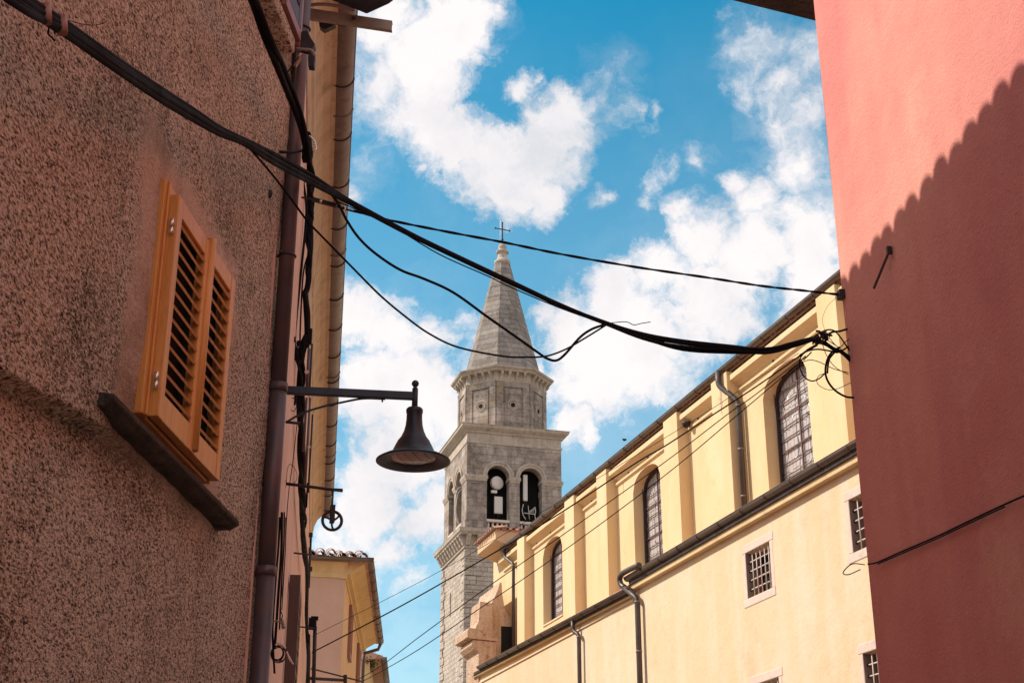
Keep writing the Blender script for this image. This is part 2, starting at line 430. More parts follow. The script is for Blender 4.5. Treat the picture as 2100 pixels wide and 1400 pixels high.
M['sillstone_shade'] = m_plaster('sill_stone_and_shade', (.060, .046, .040), (.10, .078, .066), (.035, .028, .024), 4, 60, .010, .7, ((.02, .018, .014), .7))  # dark sill stone; also paints the shade under the church gutters
M['whitestone'] = m_plaster('window_stone', (.66, .52, .44), (.70, .57, .49), (.58, .45, .37), 2, 40, .004, .4, ((.4, .3, .25), .3))
M['orangestone'] = m_plaster('weathered_orange_plaster', (.58, .39, .27), (.68, .49, .36), (.45, .27, .17), 2.2, 30, .03, .7, ((.13, .10, .06), .9))
M['wood'] = m_wood('orange_pine', (.60, .235, .055), (.70, .32, .09))
M['brownwood'] = m_wood('brown_shutter_wood', (.065, .030, .024), (.10, .045, .034))
M['redwood'] = m_wood('reddish_wood', (.26, .105, .075), (.34, .15, .12))
M['black'] = m_metal('black_cable_rubber', (.008, .007, .009), (.012, .010, .013), .85, 0)
M['black'].node_tree.nodes['Principled BSDF'].inputs['Specular IOR Level'].default_value = .12
M['lamp'] = m_metal('dark_blue_lamp_paint', (.013, .017, .030), (.020, .025, .042), .42, .1)
M['pipe'] = m_metal('aged_purple_brown_pipe', (.085, .060, .066), (.13, .092, .10), .45, .35, ((.16, .07, .045), .5), 2.5)
M['gutter'] = m_metal('copper_gutter', (.16, .115, .10), (.22, .165, .145), .5, .25, ((.11, .07, .06), .7), 2)
M['churchgutter'] = m_metal('brown_gutter', (.12, .085, .068), (.17, .125, .10), .45, .35, ((.09, .06, .045), .6), 1.2)
M['churchpipe'] = m_metal('dark_brown_downpipe', (.055, .038, .034), (.085, .06, .054), .45, .2, ((.12, .07, .05), .5), 2)
M['steel'] = m_metal('galvanised_steel', (.20, .17, .135), (.28, .24, .20), .5, .4, ((.16, .10, .07), .5), 4)
M['chrome'] = mat('bright_hinge_steel', (.75, .72, .70), .25, .6, .9)
M['iron'] = m_metal('dark_iron', (.022, .014, .018), (.04, .026, .03), .55, .3, ((.09, .04, .03), .5), 6)
M['paintbars'] = mat('pale_painted_bars', (.62, .52, .46), .6)
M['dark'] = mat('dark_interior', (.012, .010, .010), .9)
M['tile'] = m_tile()
M['antenna'] = mat('antenna_plastic', (.66, .58, .54), .5)
M['white'] = mat('white_cable_plastic', (.70, .60, .55), .5)
M['conduit'] = m_metal('ribbed_conduit', (.19, .13, .115), (.25, .18, .16), .5, .1)

# ------------------------------------------------------------------ wall planes (metres; z = height over the street)
NL = side_frame(4.5, 2.0, -1)       # rough-cast house, left
FL = side_frame(-7.4, .41, -1)      # pink house further along the left side
RW = side_frame(-7.4, 3.475, 1)     # red house, right
CH = side_frame(-16.9, 11.5, 1)     # lower wall of the church
NV = side_frame(-16.9, 12.75, 1)    # nave wall of the church
def sub(F, u, n, z=0): return Frame(F.P(u, n, z), F.u, F.n)

# ------------------------------------------------------------------ ground
g = MB(); g.add([(-400,-300,0),(400,-300,0),(400,700,0),(-400,700,0)], [(0,1,2,3)])
k = MT('ground_soil', .95, .1); k.color(k.ramp(k.noise(.05, 6), [(.3,(.20,.17,.13)),(.7,(.12,.14,.08))])); M['ground'] = k.m
o = g.build('ground', M['ground']); o['kind'] = 'structure'
k = MT('street_stone', .85, .2)
br = k.N('ShaderNodeTexBrick'); k.L(k.pos, br.inputs['Vector']); br.inputs['Scale'].default_value = 3
br.inputs['Color1'].default_value = (.42,.36,.31,1); br.inputs['Color2'].default_value = (.34,.29,.25,1); br.inputs['Mortar'].default_value = (.12,.10,.09,1)
k.color(k.mix(k.ramp(k.noise(2, 5), [(.4, 0.0), (.7, .5)]), br.outputs[0], (.46,.40,.34))); k.bump(br.outputs['Fac'], -.01); M['street'] = k.m
g = MB(); g.add([(-14,-20,.01),(26,-20,.01),(26,75,.01),(-14,75,.01)], [(0,1,2,3)])
o = g.build('street', M['street']); o['kind'] = 'structure'

# ------------------------------------------------------------------ rough-cast house, left
UC = 7.66
LEDGE = [(-9, 3.0)] + [NL.hit(x, y, o) for x, y, o in ((0, 762, .035), (75, 805, .035), (210, 875, .03), (250, 905, .02), (325, 972, .0))] + [(7, 3.44)]
def ledge_z(u):                      # lower edge of the thicker render coat
    pts = LEDGE
    for (a, za), (b, zb) in zip(pts, pts[1:]):
        if a <= u <= b: return za + (zb - za) * (u - a) / (b - a)
    return 3.4
def sstep(a, b, x):
    t = max(0, min(1, (x - a) / (b - a))); return t * t * (3 - 2 * t)
def plainness(u, z):
    """smoother render patched round the window"""
    du = max(5.24 - u, u - 6.60, 0); dz = max(3.45 - z, z - 4.74, 0)
    d = math.hypot(du, dz) + .06 * noise.noise(Vector((u * 3, z * 3, 0)))
    return 1 - sstep(.02, .16, d)
def wall_n(u, z):
    v = .045 * noise.noise(Vector((u * .55, z * .55, 3))) + .014 * noise.noise(Vector((u * 1.9, z * 1.9, 8)))
    v += .0055 * noise.noise(Vector((u * 9, z * 9, 1)))
    lz = ledge_z(u) + .012 * noise.noise(Vector((u * 4, 0, 5)))
    amt = .035 * (1 - sstep(4.9, 5.85, u))
    amt *= 1 - .85 * plainness(u, z)
    v += amt * sstep(lz - .008, lz + .006, z) * (1 - .85 * sstep(lz, lz + 1.3, z))
    if z < lz: v -= .045 * (1 - sstep(5.2, 5.9, u)) * math.exp(-(lz - z) / .22)
    # soft edge of an older lintel patch, up and right of the window
    d = z - (5.35 - .75 * (u - 5.5)); 
    v += .022 * math.exp(-(d / .10) ** 2) * sstep(5.3, 5.7, u) * (1 - sstep(6.9, 7.3, u))
    v += .010 * plainness(u, z)
    return v
house = thing('plaster_house', NL.P(5, -2, 0), 'rough brown plaster house with an orange louvred window and a dark stone sill', 'house')
wl = MB()
us = [-3 + i * .5 for i in range(12)] + [3.0 + i * .028 for i in range(int((UC - 3.0) / .028) + 1)] + [UC]
zs = [0 + i * .3 for i in range(7)] + [2.0 + i * .028 for i in range(42)] + [3.18 + i * .009 for i in range(32)] + [3.47 + i * .028 for i in range(137)] + [7.4, 8.2, 8.8]
WB = (5.40, 6.44, 3.545, 4.64)       # the hole for the window
vs = []; idx = {}
for i, u in enumerate(us):
    for j, z in enumerate(zs):
        idx[i, j] = len(vs); vs.append(NL.P(u, wall_n(u, z), z))
fs = []
for i in range(len(us) - 1):
    for j in range(len(zs) - 1):
        uc = (us[i] + us[i+1]) / 2; zc = (zs[j] + zs[j+1]) / 2
        if WB[0] + .04 < uc < WB[1] - .04 and WB[2] + .04 < zc < WB[3] - .04: continue
        fs.append((idx[i, j], idx[i+1, j], idx[i+1, j+1], idx[i, j+1]))
wl.add(vs, fs, True)
# rounded return of the corner
prev = None
nz = len(zs)
for k_ in range(5):
    a = math.pi / 2 * k_ / 4
    base = len(wl.v)
    wl.v += [NL.P(UC + .05 * math.sin(a), wall_n(UC, z) - .05 * (1 - math.cos(a)), z) for z in zs]
    if prev is not None:
        for j in range(nz - 1): wl.f.append((prev + j, base + j, base + j + 1, prev + j + 1)); wl.sm.append(True)
    prev = base
wl.add([NL.P(UC + .05, -.05, 0), NL.P(UC + .05, -4, 0), NL.P(UC + .05, -4, 8.8), NL.P(UC + .05, -.05, 8.8)], [(0,1,2,3)])
wl.add([NL.P(-3, 0, 0), NL.P(-3, -4, 0), NL.P(-3, -4, 8.8), NL.P(-3, 0, 8.8)], [(0,1,2,3)])
wl.add([NL.P(UC, -4, 0), NL.P(-3, -4, 0), NL.P(-3, -4, 8.8), NL.P(UC, -4, 8.8)], [(0,1,2,3)])
wo = wl.build('wall', M['rough'], house, fix=False)
at_ = wo.data.attributes.new('plain', 'FLOAT', 'POINT')
vals = [0.0] * len(wo.data.vertices)
for (i, j), q in idx.items(): vals[q] = plainness(us[i], zs[j])
at_.data.foreach_set('value', vals)
# window: frame, two louvred leaves, hinges
wf = MB()
N0, N1 = -.10, .045
wf.box(NL, WB[0], WB[0] + .075, N0, N1, WB[2], WB[3]); wf.box(NL, WB[1] - .03, WB[1], N0, N1, WB[2], WB[3])
wf.box(NL, WB[0] + .075, WB[1] - .03, N0, N1, WB[3] - .05, WB[3]); wf.box(NL, WB[0] + .075, WB[1] - .03, N0, N1 - .01, WB[2], WB[2] + .03)
wf.box(NL, WB[0] + .03, WB[0] + .055, N1, N1 + .012, WB[2], WB[3])
win = wf.build('window', M['wood'], house, bevel=.005)
dk = MB(); dk.box(NL, WB[0] + .07, WB[1] - .025, -.02, .012, WB[2] + .02, WB[3] - .04); dk.build('dark_backing', M['dark'], win)  # dark sheet close behind the louvres paints the unlit gaps
def leaf(u0, u1, z0, z1, n0, n1, F=NL, ns=13, m='wood', par=None, st=.064, name='shutter'):
    b = MB(); rt, rb = .085, .115
    b.box(F, u0, u0 + st, n0, n1, z0, z1); b.box(F, u1 - st, u1, n0, n1, z0, z1)
    b.box(F, u0 + st, u1 - st, n0 + .002, n1 - .002, z1 - rt, z1); b.box(F, u0 + st, u1 - st, n0 + .002, n1 - .002, z0, z0 + rb)
    s = b.build(name, M[m], par, bevel=.004 if F is NL else 0)
    l = MB(); H = (z1 - rt) - (z0 + rb)
    for i in range(ns):
        zc = z0 + rb + H * (i + .35) / ns
        c = [(n1 - .006, zc - .002), (n1 + .002, zc + .006), (n1 - .018, zc + .028), (n1 - .023, zc + .024)]
        l.prism([F.P(u0 + st - .003, a, b_) for a, b_ in c], F.u * (u1 - u0 - 2 * st + .006))
    l.build('louvres', M[m], s)
    return s
lf1 = leaf(5.455, 5.955, 3.548, 4.585, .050, .095, par=win)
lf2 = leaf(5.945, 6.425, 3.553, 4.605, .045, .090, par=win)
cv = MB(); cv.tube([NL.P(5.972, .094, 3.56), NL.P(5.972, .094, 4.615)], .022, 10); cv.build('cover_strip', M['wood'], lf2)
for (u, z) in ((5.448, 4.42), (5.448, 3.70), (6.437, 4.42), (6.437, 3.80)):
    h = MB(); h.tube([NL.P(u, .075, z - .035), NL.P(u, .075, z)], .010, 8); h.tube([NL.P(u, .075, z + .003), NL.P(u, .075, z + .04)], .010, 8)
    h.build('hinge', M['chrome'], win)
for (u, z) in ((6.445, 4.24), (6.445, 3.62)):
    h = MB(); h.box(NL, u, u + .02, .02, .08, z - .03, z + .02); h.build('latch', M['iron'], win)
sl_ = MB()
def slab_path(F, u0, u1, prof):
    """a moulding: (n, z) profile run along u, with the ends closed"""
    b = []
    for u in (u0, u1): b.append([F.P(u, n, z) for n, z in prof])
    return b
def moulding(mb, F, u0, u1, prof):
    n = len(prof); a, b = slab_path(F, u0, u1, prof)
    mb.add(a + b, [(i, (i+1) % n, n + (i+1) % n, n + i) for i in range(n)] + [tuple(range(n))[::-1], tuple(range(n, 2*n))])
    return mb
moulding(sl_, NL, 4.94, 6.80, [(-.1,3.41),(.05,3.41),(.065,3.414),(.078,3.424),(.088,3.428),(.098,3.434),(.098,3.458),(.0,3.474),(-.1,3.474)])
sl_.build('window_sill', M['sillstone_shade'], house, bevel=.006)
# iron fixings left in the render
for (px, py, s_) in ((332, 428, .018), (292, 768, .018), (549, 398, .020), (112, 65, .008)):
    u, z = NL.hit(px, py); c = NL.P(u, wall_n(u, z), z); MB().ball(c, s_, 8, (1, 1, 1.5)).build('wall_plug', M['iron'], house)
# upper window, seen from under its sill
us_ = MB(); moulding(us_, NL, 6.35, 7.24, [(-.02,6.50),(.10,6.50),(.10,6.60),(.0,6.62),(-.02,6.62)])
us_.box(NL, 7.15, 7.24, -.02, .06, 6.62, 7.9); us_.box(NL, 6.35, 6.45, -.02, .06, 6.62, 7.9)
uw = us_.build('upper_window', M['rough'], house, bevel=.01)
leaf(6.47, 6.80, 6.66, 7.8, .0, .045, ns=9, m='brownwood', par=uw, st=.06)
leaf(6.82, 7.13, 6.66, 7.8, .0, .045, ns=9, m='brownwood', par=uw, st=.06)
leaf(6.62, 7.28, 6.70, 7.9, .08, .12, ns=11, m='brownwood', par=uw, st=.06)
bb = MB(); bb.box(NL, 7.29, 7.35, .05, .11, 6.60, 7.9); bb.box(NL, 6.9, 7.29, .09, .12, 6.62, 6.69); bb.build('shutter_stay', M['redwood'], uw)

# ------------------------------------------------------------------ pink house with the long gutter
EZ = 7.3 + CAMZ                      # eaves
FE = 26.9
pink = thing('pink_house', FL.P(17, -3, 0), 'long narrow-looking pink plaster house with an ochre coved eaves and copper gutter', 'house')
b = MB()
moulding(b, FL, 7.74, FE, [(0, 0), (0, EZ - .55), (-5, EZ - .55), (-5, 0)])
b.build('wall', M['far_pink'], pink)
b = MB()
moulding(b, FL, 7.74, FE + .12, [(-.2, EZ - .56), (.012, EZ - .56), (.03, EZ - .50), (.035, EZ - .36), (.06, EZ - .33), (.07, EZ - .24), (.13, EZ - .10), (.20, EZ - .03), (.30, EZ), (.30, EZ + .03), (-.2, EZ + .03)])
b.build('cornice', M['cornice'], pink)
b = MB()
moulding(b, FL, 2.0, FE + .25, [(-.3, EZ + .035), (.34, EZ + .035), (.34, EZ + .07), (-4.2, EZ + 1.6), (-4.2, EZ + 1.5)])
b.build('roof', M['tile'], pink)
def tiles(mb, F, u0, u1, n_tip, z_tip, pitch=.21, slope=.36, rows=3, length=.42, jit=0.012, r=.075, seg=6):
    """barrel tiles: convex covers over concave channels, running up the slope away from the tip"""
    n = int((u1 - u0) / pitch)
    dn, dz = -1 / math.hypot(1, slope), slope / math.hypot(1, slope)
    for row in range(rows):
        for i in range(n):
            u = u0 + pitch * (i + .5) + random.uniform(-jit, jit)
            a = row * length * .82 + random.uniform(-.02, .02); bq = a + length; dj = random.uniform(-1, 1) * jit * .9
            for kind in (0, 1):
                uu = u + (pitch / 2 if kind else 0); vs = []
                for (t, rr) in ((a - (0 if kind == 0 else .05), r if kind == 0 else r * .8), (bq, r * .8 if kind == 0 else r)):
                    lift = .028 * row * 0 + (.022 if t <= a else 0) + row * .0
                    for s in range(seg + 1):
                        th = math.pi * s / seg
                        h = math.sin(th) * rr
                        zz = (h + .03) if kind == 0 else (.07 - h * .9)
                        for q in (0, .014):
                            vs.append(F.P(uu - math.cos(th) * (rr + (q if kind == 0 else 0)), n_tip + dn * t, z_tip + dz * t + zz + lift + dj + q))
                fs = []; m_ = seg + 1
                def I(e, s, q): return e * m_ * 2 + s * 2 + q
                for s in range(seg):
                    fs += [(I(0,s,1), I(0,s+1,1), I(1,s+1,1), I(1,s,1)), (I(0,s,0), I(1,s,0), I(1,s+1,0), I(0,s+1,0)), (I(0,s,0), I(0,s+1,0), I(0,s+1,1), I(0,s,1))]
                mb.add(vs, fs, True)
    return mb
b = MB(); tiles(b, FL, 2.4, FE + .2, .325, EZ + .105, rows=2, r=.092, jit=.022); b.build('eaves_tiles', M['tile'], pink, fix=False)
def half_gutter(mb, F, u0, u1, nc, z0, r=.085, z1=None, seg=10, th=.006):
    z1 = z0 if z1 is None else z1; vs = []
    for u, z in ((u0, z0), (u1, z1)):
        for rr in (r, r - th):
            for s in range(seg + 1):
                a = math.pi + math.pi * s / seg
                vs.append(F.P(u, nc + math.cos(a) * rr, z + math.sin(a) * rr))
    m_ = seg + 1; fs = []
    for s in range(seg):
        fs += [(s, s+1, 2*m_+s+1, 2*m_+s), (m_+s, 3*m_+s, 3*m_+s+1, m_+s+1), (s, m_+s, m_+s+1, s+1), (2*m_+s, 2*m_+s+1, 3*m_+s+1, 3*m_+s)]
    fs += [(0, 2*m_, 3*m_, m_), (seg, m_+seg, 3*m_+seg, 2*m_+seg)]
    mb.add(vs, fs, True)
    mb.tube([F.P(u0, nc + r, z0), F.P(u1, nc + r, z1)], .009, 6)
    # stop ends
    for u, z in ((u0, z0), (u1, z1)):
        mb.add([F.P(u, nc + math.cos(math.pi + math.pi*s/seg) * r, z + math.sin(math.pi + math.pi*s/seg) * r) for s in range(seg+1)], [tuple(range(seg+1))])
    return mb
GN, GR = .295, .112
b = MB(); half_gutter(b, FL, 2.0, FE + .2, GN, EZ + .085, GR); gt = b.build('gutter', M['gutter'], pink, fix=False)
def strap(F, u, nc, z, r, w_=.018, tilt=0.0):
    m_ = MB(); 
    pts = [F.P(u + tilt * math.sin(math.pi * s / 12), nc + math.cos(math.pi + math.pi*s/12) * (r + .006), z + math.sin(math.pi + math.pi*s/12) * (r + .006)) for s in range(13)]
    m_.tube(pts, .008, 5); return m_
for u in [9.6 + 1.0 * 1.0 * i for i in range(18)]:
    strap(FL, u, GN, EZ + .085, GR).build('gutter_bracket', M['iron'], pink)
for u in (12.15, 15.3, 19.4, 23.2):
    c = MB(); pts = [FL.P(u, GN + math.cos(math.pi + math.pi*s/12) * (GR + .004), EZ + .085 + math.sin(math.pi + math.pi*s/12) * (GR + .004)) for s in range(13)]
    c.tube(pts, .014, 5); c.build('gutter_joint', M['gutter'], pink)
# shutters and metal bits low down on the pink house
for (u0, u1, z0, z1, n1) in ((14.4, 15.35, 2.6, 4.86, .12), (15.5, 16.1, 2.6, 4.86, .07), (19.5, 20.1, 4.0, 5.75, .04)):
    leaf(u0, u1, z0, z1, .012, n1, F=FL, ns=14, m='brownwood', par=pink, st=.07)
for (x, y, x2, Y) in ((604, 1134, 636, 15.6), (615, 1285, 650, 19.5)):
    b = MB(); b.tube([at(x - 3, y - 1, Y), at(x2, y + 3, Y + .05)], .010, 6)
    b.tube([at(x2 - 2, y + 3, Y), at(x2 - 2, y - 12, Y)], .009, 6); b.build('wall_hook', M['iron'], pink)

# rain pipe on the corner of the two houses
PY = 7.70
def vert(px, py, Y): return at(px, py, Y)
pc = at(577, 700, PY)
pc = Vector((pc.x, pc.y, 0))
dp = thing('drainpipe', pc, 'thick purple-brown drainpipe running down the corner between the rough house and the pink house', 'pipe')
b = MB(); z_j = at(565, 793, PY).z; z_k = at(545, 1169, PY).z
b.tube([pc + Vector((0,0,0)), pc + Vector((0,0,z_k))], .052, 20); b.tube([pc + Vector((0,0,z_j)), pc + Vector((0,0,8.7))], .047, 20)
b.tube([pc + Vector((0,0,z_k + .02)), pc + Vector((0,0,z_j))], .050, 20)
b.build('pipe', M['pipe'], dp)
for (z, r) in ((z_j, .055), (z_k, .057)):
    b = MB(); b.tube([pc + Vector((0,0,z-.03)), pc + Vector((0,0,z+.02))], r, 20); b.build('collar', M['pipe'], dp)
for py in (525, 60):
    z = at(588, py, PY).z; b = MB(); pts = [pc + Vector((.051*math.cos(t), .051*math.sin(t), z + .004*math.sin(t))) for t in [2*math.pi*i/20 for i in range(20)]]
    b.tube(pts, .007, 6, close=True); b.tube([pc + Vector((-.05,0,z)), pc + Vector((-.13, .02, z))], .008, 6); b.ball(pc + Vector((-.03,-.06,z)), .012, 8)
    b.build('pipe_clamp', M['iron'], dp)

# ------------------------------------------------------------------ red house, right
red = thing('red_house', RW.P(3, -3, 0), 'smooth red plaster house whose wall is half in the scalloped shadow of a tiled eaves', 'house')
b = MB()
UR = 8.75
uu = [-4 + i * .25 for i in range(int((UR + 4) / .25) + 1)]; zz = [i * .25 for i in range(40)]
vs = [RW.P(u, .008 * noise.noise(Vector((u * .8, z * .8, 2))) + (.0 if u < UR - .01 else 0), z) for u in uu for z in zz]
nz = len(zz)
b.add(vs, [(i*nz+j, (i+1)*nz+j, (i+1)*nz+j+1, i*nz+j+1) for i in range(len(uu)-1) for j in range(nz-1)], True)
b.add([RW.P(UR, 0, 0), RW.P(UR, -7, 0), RW.P(UR, -7, 9.75), RW.P(UR, 0, 9.75)], [(0,1,2,3)])
b.add([RW.P(-4, 0, 0), RW.P(-4, -7, 0), RW.P(-4, -7, 9.75), RW.P(-4, 0, 9.75)], [(0,1,2,3)])
b.add([RW.P(-4, -7, 0), RW.P(UR, -7, 0), RW.P(UR, -7, 9.75), RW.P(-4, -7, 9.75)], [(0,1,2,3)])
b.build('wall', M['red'], red, fix=False)
b = MB(); moulding(b, RW, -4.2, UR + .15, [(.25, 9.76), (.25, 9.84), (-3.5, 11.2), (-7.3, 9.84), (-7.3, 9.76)]); b.build('roof', M['tile'], red)
b = MB()
p0 = at(1497, -42, 9.35); p1 = at(1672, 2, 9.55); d_ = (p1 - p0)
b.prism([p0 + Vector((0,0,0)), p0 + d_*1.9, p0 + d_*1.9 + Vector((0,0,.07)), p0 + Vector((0,0,.07))], Vector((.02, .16, 0)))
b.prism([p0 + d_*.05 + Vector((0,.17,.02)), p0 + d_*1.9 + Vector((0,.17,.02)), p0 + d_*1.9 + Vector((0,.17,.06)), p0 + d_*.05+ Vector((0,.17,.06))], Vector((.02, .12, 0)))
b.build('eaves_board', M['sillstone_shade'], red, bevel=.006)
b = MB(); b.tube([p0 + Vector((0,0,.0)), p0 + d_*1.9 + Vector((0,0,.0))], .012, 6); b.tube([p0 + d_*.03 + Vector((0,0,-.03)), p0 + d_*.03 + Vector((0,0,.09))], .010, 6); b.build('eaves_edge', M['iron'], red)
# slanting iron pin
u, z = RW.hit(1828, 512); u2, z2 = RW.hit(1795, 592, .06)
b = MB(); b.bar(RW.P(u, .01, z), RW.P(u2, .07, z2), .008, .016); b.box(sub(RW, u, 0, z), -.012, .012, .0, .03, -.03, .02); b.build('iron_pin', M['iron'], red)

# ------------------------------------------------------------------ church
church = thing('church', NV.P(33, -5, 0), 'long cream yellow church wall with pilasters, arched leaded windows and brown gutters', 'church')
def wall_mesh(F, u0, u1, z0, z1, ops, depth=.45, name='wall', m='cream', parent=None, n=0.0, thick=.7):
    """ops: (ua, ub, zb, zs, rise) arched or square openings with real reveals"""
    b = MB(); cur = u0
    for (ua, ub, zb, zs, rise) in sorted(ops):
        b.box(F, cur, ua, n - thick, n, z0, z1)
        b.box(F, ua, ub, n - thick, n, z0, zb)
        if rise <= 0: b.box(F, ua, ub, n - thick, n, zs, z1)
        else:
            N = 14
            pts = []
            for i in range(N + 1):
                t = -1 + 2 * i / N
                pts.append((ua + (ub - ua) * i / N, zs + rise * math.sqrt(max(0, 1 - abs(t) ** 2.3))))
            for (a, za), (c, zc) in zip(pts, pts[1:]):
                b.prism([F.P(a, n, za), F.P(c, n, zc), F.P(c, n, z1), F.P(a, n, z1)], F.n * -thick)
        cur = ub
    b.box(F, cur, u1, n - thick, n, z0, z1)
    return b.build(name, M[m], parent)
UE = 44.05
barred = [(22.22, 23.19, 7.005, 7.835), (18.45, 19.42, 6.965, 7.815), (18.45, 19.42, 4.55, 5.40), (22.22, 23.19, 4.65, 5.475)]
# columns share the same u, split the wall at mid height
LZ = 8.50
b = MB(); cur = 14
for a, c, cells in ((18.45, 19.42, ((4.55, 5.40), (6.965, 7.815))), (22.22, 23.19, ((4.65, 5.475), (7.005, 7.835)))):
    b.box(CH, cur, a, -.9, 0, 0, LZ); z = 0
    for z0_, z1_ in cells: b.box(CH, a, c, -.9, 0, z, z0_); z = z1_
    b.box(CH, a, c, -.9, 0, z, LZ); cur = c
b.box(CH, cur, 28.6, -.9, 0, 0, LZ); b.box(CH, 28.6, 41.6, -.9, 0, 0, 8.42)
b.build('aisle_wall', M['creamlow'], church)
nwin = [(22.63, 24.48, 9.50, 11.40, .42), (29.92, 31.66, 9.50, 11.42, .42), (37.12, 38.86, 9.50, 11.42, .42)]
wall_mesh(NV, 14, UE, 0, 12.50, nwin, name='nave_wall', m='cream', parent=church, thick=.8)
b = MB(); b.box(NV, 14, UE, -10.8, -10.3, 0, 12.5); b.box(NV, 14, 14.5, -10.3, -.8, 0, 12.5); b.box(NV, UE-.5, UE, -10.3, -.8, 0, 12.5); b.build('rear_wall', M['cream'], church)
pil = [(20.87, 21.58), (25.50, 26.29), (28.18, 28.97), (32.78, 33.50), (35.30, 36.07), (39.80, 40.52)]
for a, c in pil:
    b = MB(); b.box(NV, a, c, -.01, .28, 8.3, 12.36); b.build('pilaster', M['cream'], church, bevel=.01)
b = MB(); b.box(NV, 14.6, 15.4, -.01, .28, 8.3, 12.36); b.box(NV, 17.9, 18.6, -.01, .28, 8.3, 12.36); b.build('pilaster', M['cream'], church)
edges = [15.4, 17.9, 18.6] + [x for p in pil for x in p] + [42.9]
for i in range(0, 1): pass
bays = [(15.4, 17.9), (18.6, 20.87)] + [(pil[i][1], pil[i+1][0]) for i in range(5)] + [(40.52, 42.75)]
for a, c in bays:
    b = MB(); moulding(b, NV, a, c, [(-.02, 12.02), (.02, 12.04), (.08, 12.09), (.20, 12.14), (.215, 12.155), (.215, 12.27), (.14, 12.29), (-.02, 12.40)])
    b.build('cornice', M['cream'], church)
    b = MB(); moulding(b, NV, a, c, [(-.02, 11.86), (.03, 11.89), (.055, 11.905), (.055, 11.96), (-.02, 11.98)]); b.build('string_course', M['cream'], church)
# putlog stubs and cracks under the cornice
b = MB()
for u in (22.02, 23.9, 27.6, 30.6, 31.9, 34.6, 38.1, 39.4, 41.2): b.box(NV, u - .025, u + .025, -.03, .02, 11.99, 12.10)
b.build('wall_slots', M['iron'], church)
b = MB()
def crack(F, px, py, L, n_=.003, w0=.018):
    u, z = F.hit(px, py); pts = [];
    for i in range(9): pts.append((u + .012 * math.sin(i * 2.1), z - L * i / 8, w0 * (1 - i / 8.5)))
    vs = [F.P(a - c, n_, b_) for a, b_, c in pts] + [F.P(a + c, n_, b_) for a, b_, c in pts]
    b.add(vs, [(i, i+1, 9+i+1, 9+i) for i in range(8)])
crack(NV, 1278, 985, .40, .004); crack(NV, 1218, 1027, .40, .004)
u_, z_ = NV.hit(1477, 793, .28); pts = [(u_ + .02*math.sin(i*1.7), z_ - .62*i/10, .05*math.sin(math.pi*(i+.3)/10.6)) for i in range(11)]
b.add([NV.P(a - c, .284, d) for a, d, c in pts] + [NV.P(a + c, .284, d) for a, d, c in pts], [(i, i+1, 12+i, 11+i) for i in range(10)])
b.build('plaster_loss', M['orangestone'], church)
# leaded windows
k = MT('leaded_glass', .22, .5)
cmb = k.mapped((1, 1, .62))
hexv = k.voro(7.5, cmb, 'DISTANCE_TO_EDGE', rnd=.28)
sc1 = k.noise(3.2, 4, .6)
cell = k.voro(7.5, cmb, 'F1', 'Color', .28)
spc = k.N('ShaderNodeSeparateColor'); k.L(cell, spc.inputs[0])
glassc = k.mix(k.ramp(sc1, [(.35, 0.0), (.65, 1.0)]), (.42, .36, .34), (.52, .45, .43))
glassc = k.mix(spc.outputs[0], glassc, (.36, .31, .31)) if False else k.mix(k.math('MULTIPLY', spc.outputs[0], .35), glassc, (.60, .54, .52))
k.color(k.mix(k.ramp(hexv, [(.020, 1.0), (.045, 0.0)]), glassc, (.10, .08, .08)))
k.bump(k.ramp(hexv, [(.0, 1.0), (.06, 0.0)]), .01, .6); M['lead'] = k.m
M['bars'] = mat('dark_red_glazing_bars', (.14, .07, .06), .6)
def arch_pts(ua, ub, zs, rise, N=14):
    return [(ua + (ub - ua) * i / N, zs + rise * math.sqrt(max(0, 1 - abs(-1 + 2 * i / N) ** 2.3))) for i in range(N + 1)]
def church_window(ua, ub, zb, zs, rise, F=NV, par=church, depth=.31):
    fr = MB(); ap = arch_pts(ua, ub, zs, rise); q = .075
    ip = arch_pts(ua + q, ub - q, zs, rise - q)
    for (a, za), (c, zc), (d, zd), (e, ze) in zip(ap, ap[1:], ip, ip[1:]):
        fr.prism([F.P(a, -depth, za), F.P(c, -depth, zc), F.P(e, -depth, ze), F.P(d, -depth, zd)], F.n * .05)
    fr.box(F, ua, ua + q, -depth, -depth + .05, zb, zs); fr.box(F, ub - q, ub, -depth, -depth + .05, zb, zs)
    fr.box(F, ua + q, ub - q, -depth, -depth + .05, zb, zb + q)
    w_ = fr.build('window', M['iron'], par)
    pn = MB(); poly = [F.P(ub - .02, -depth - .02, zb), F.P(ua + .02, -depth - .02, zb)] + [F.P(a, -depth - .02, z) for a, z in arch_pts(ua + .02, ub - .02, zs, rise - .02)]
    pn.add(poly, [tuple(range(len(poly)))]); pn.build('leaded_pane', M['lead'], w_, fix=False)
    gb = MB(); um = (ua + ub) / 2
    gb.box(F, um - .018, um + .018, -depth, -depth + .03, zb + q, zs + rise - q)
    n_ = 8
    for i in range(1, n_ + 1):
        z = zb + (zs + rise * .55 - zb) * i / (n_ + .6); t = .014 if i % 3 == 0 else .006
        gb.box(F, ua + q, ub - q, -depth + .002, -depth + .026, z - t, z + t)
    gb.build('glazing_bars', M['bars'], w_)
    # iron lining against the near reveal and a thin rod outside
    rb = MB(); rb.tube([F.P(ub - .10, -depth + .10, zs + .1), F.P(ub - .13, -depth + .10, zb + .02)], .008, 5); rb.build('stay_rod', M['iron'], w_)
    s = MB(); moulding(s, F, ua, ub, [(-depth + .05, zb - .02), (.03, zb - .06), (.03, zb - .02), (-depth + .05, zb + .05)]); s.build('sill', M['creamlow'], w_)
for q in nwin: church_window(*q)
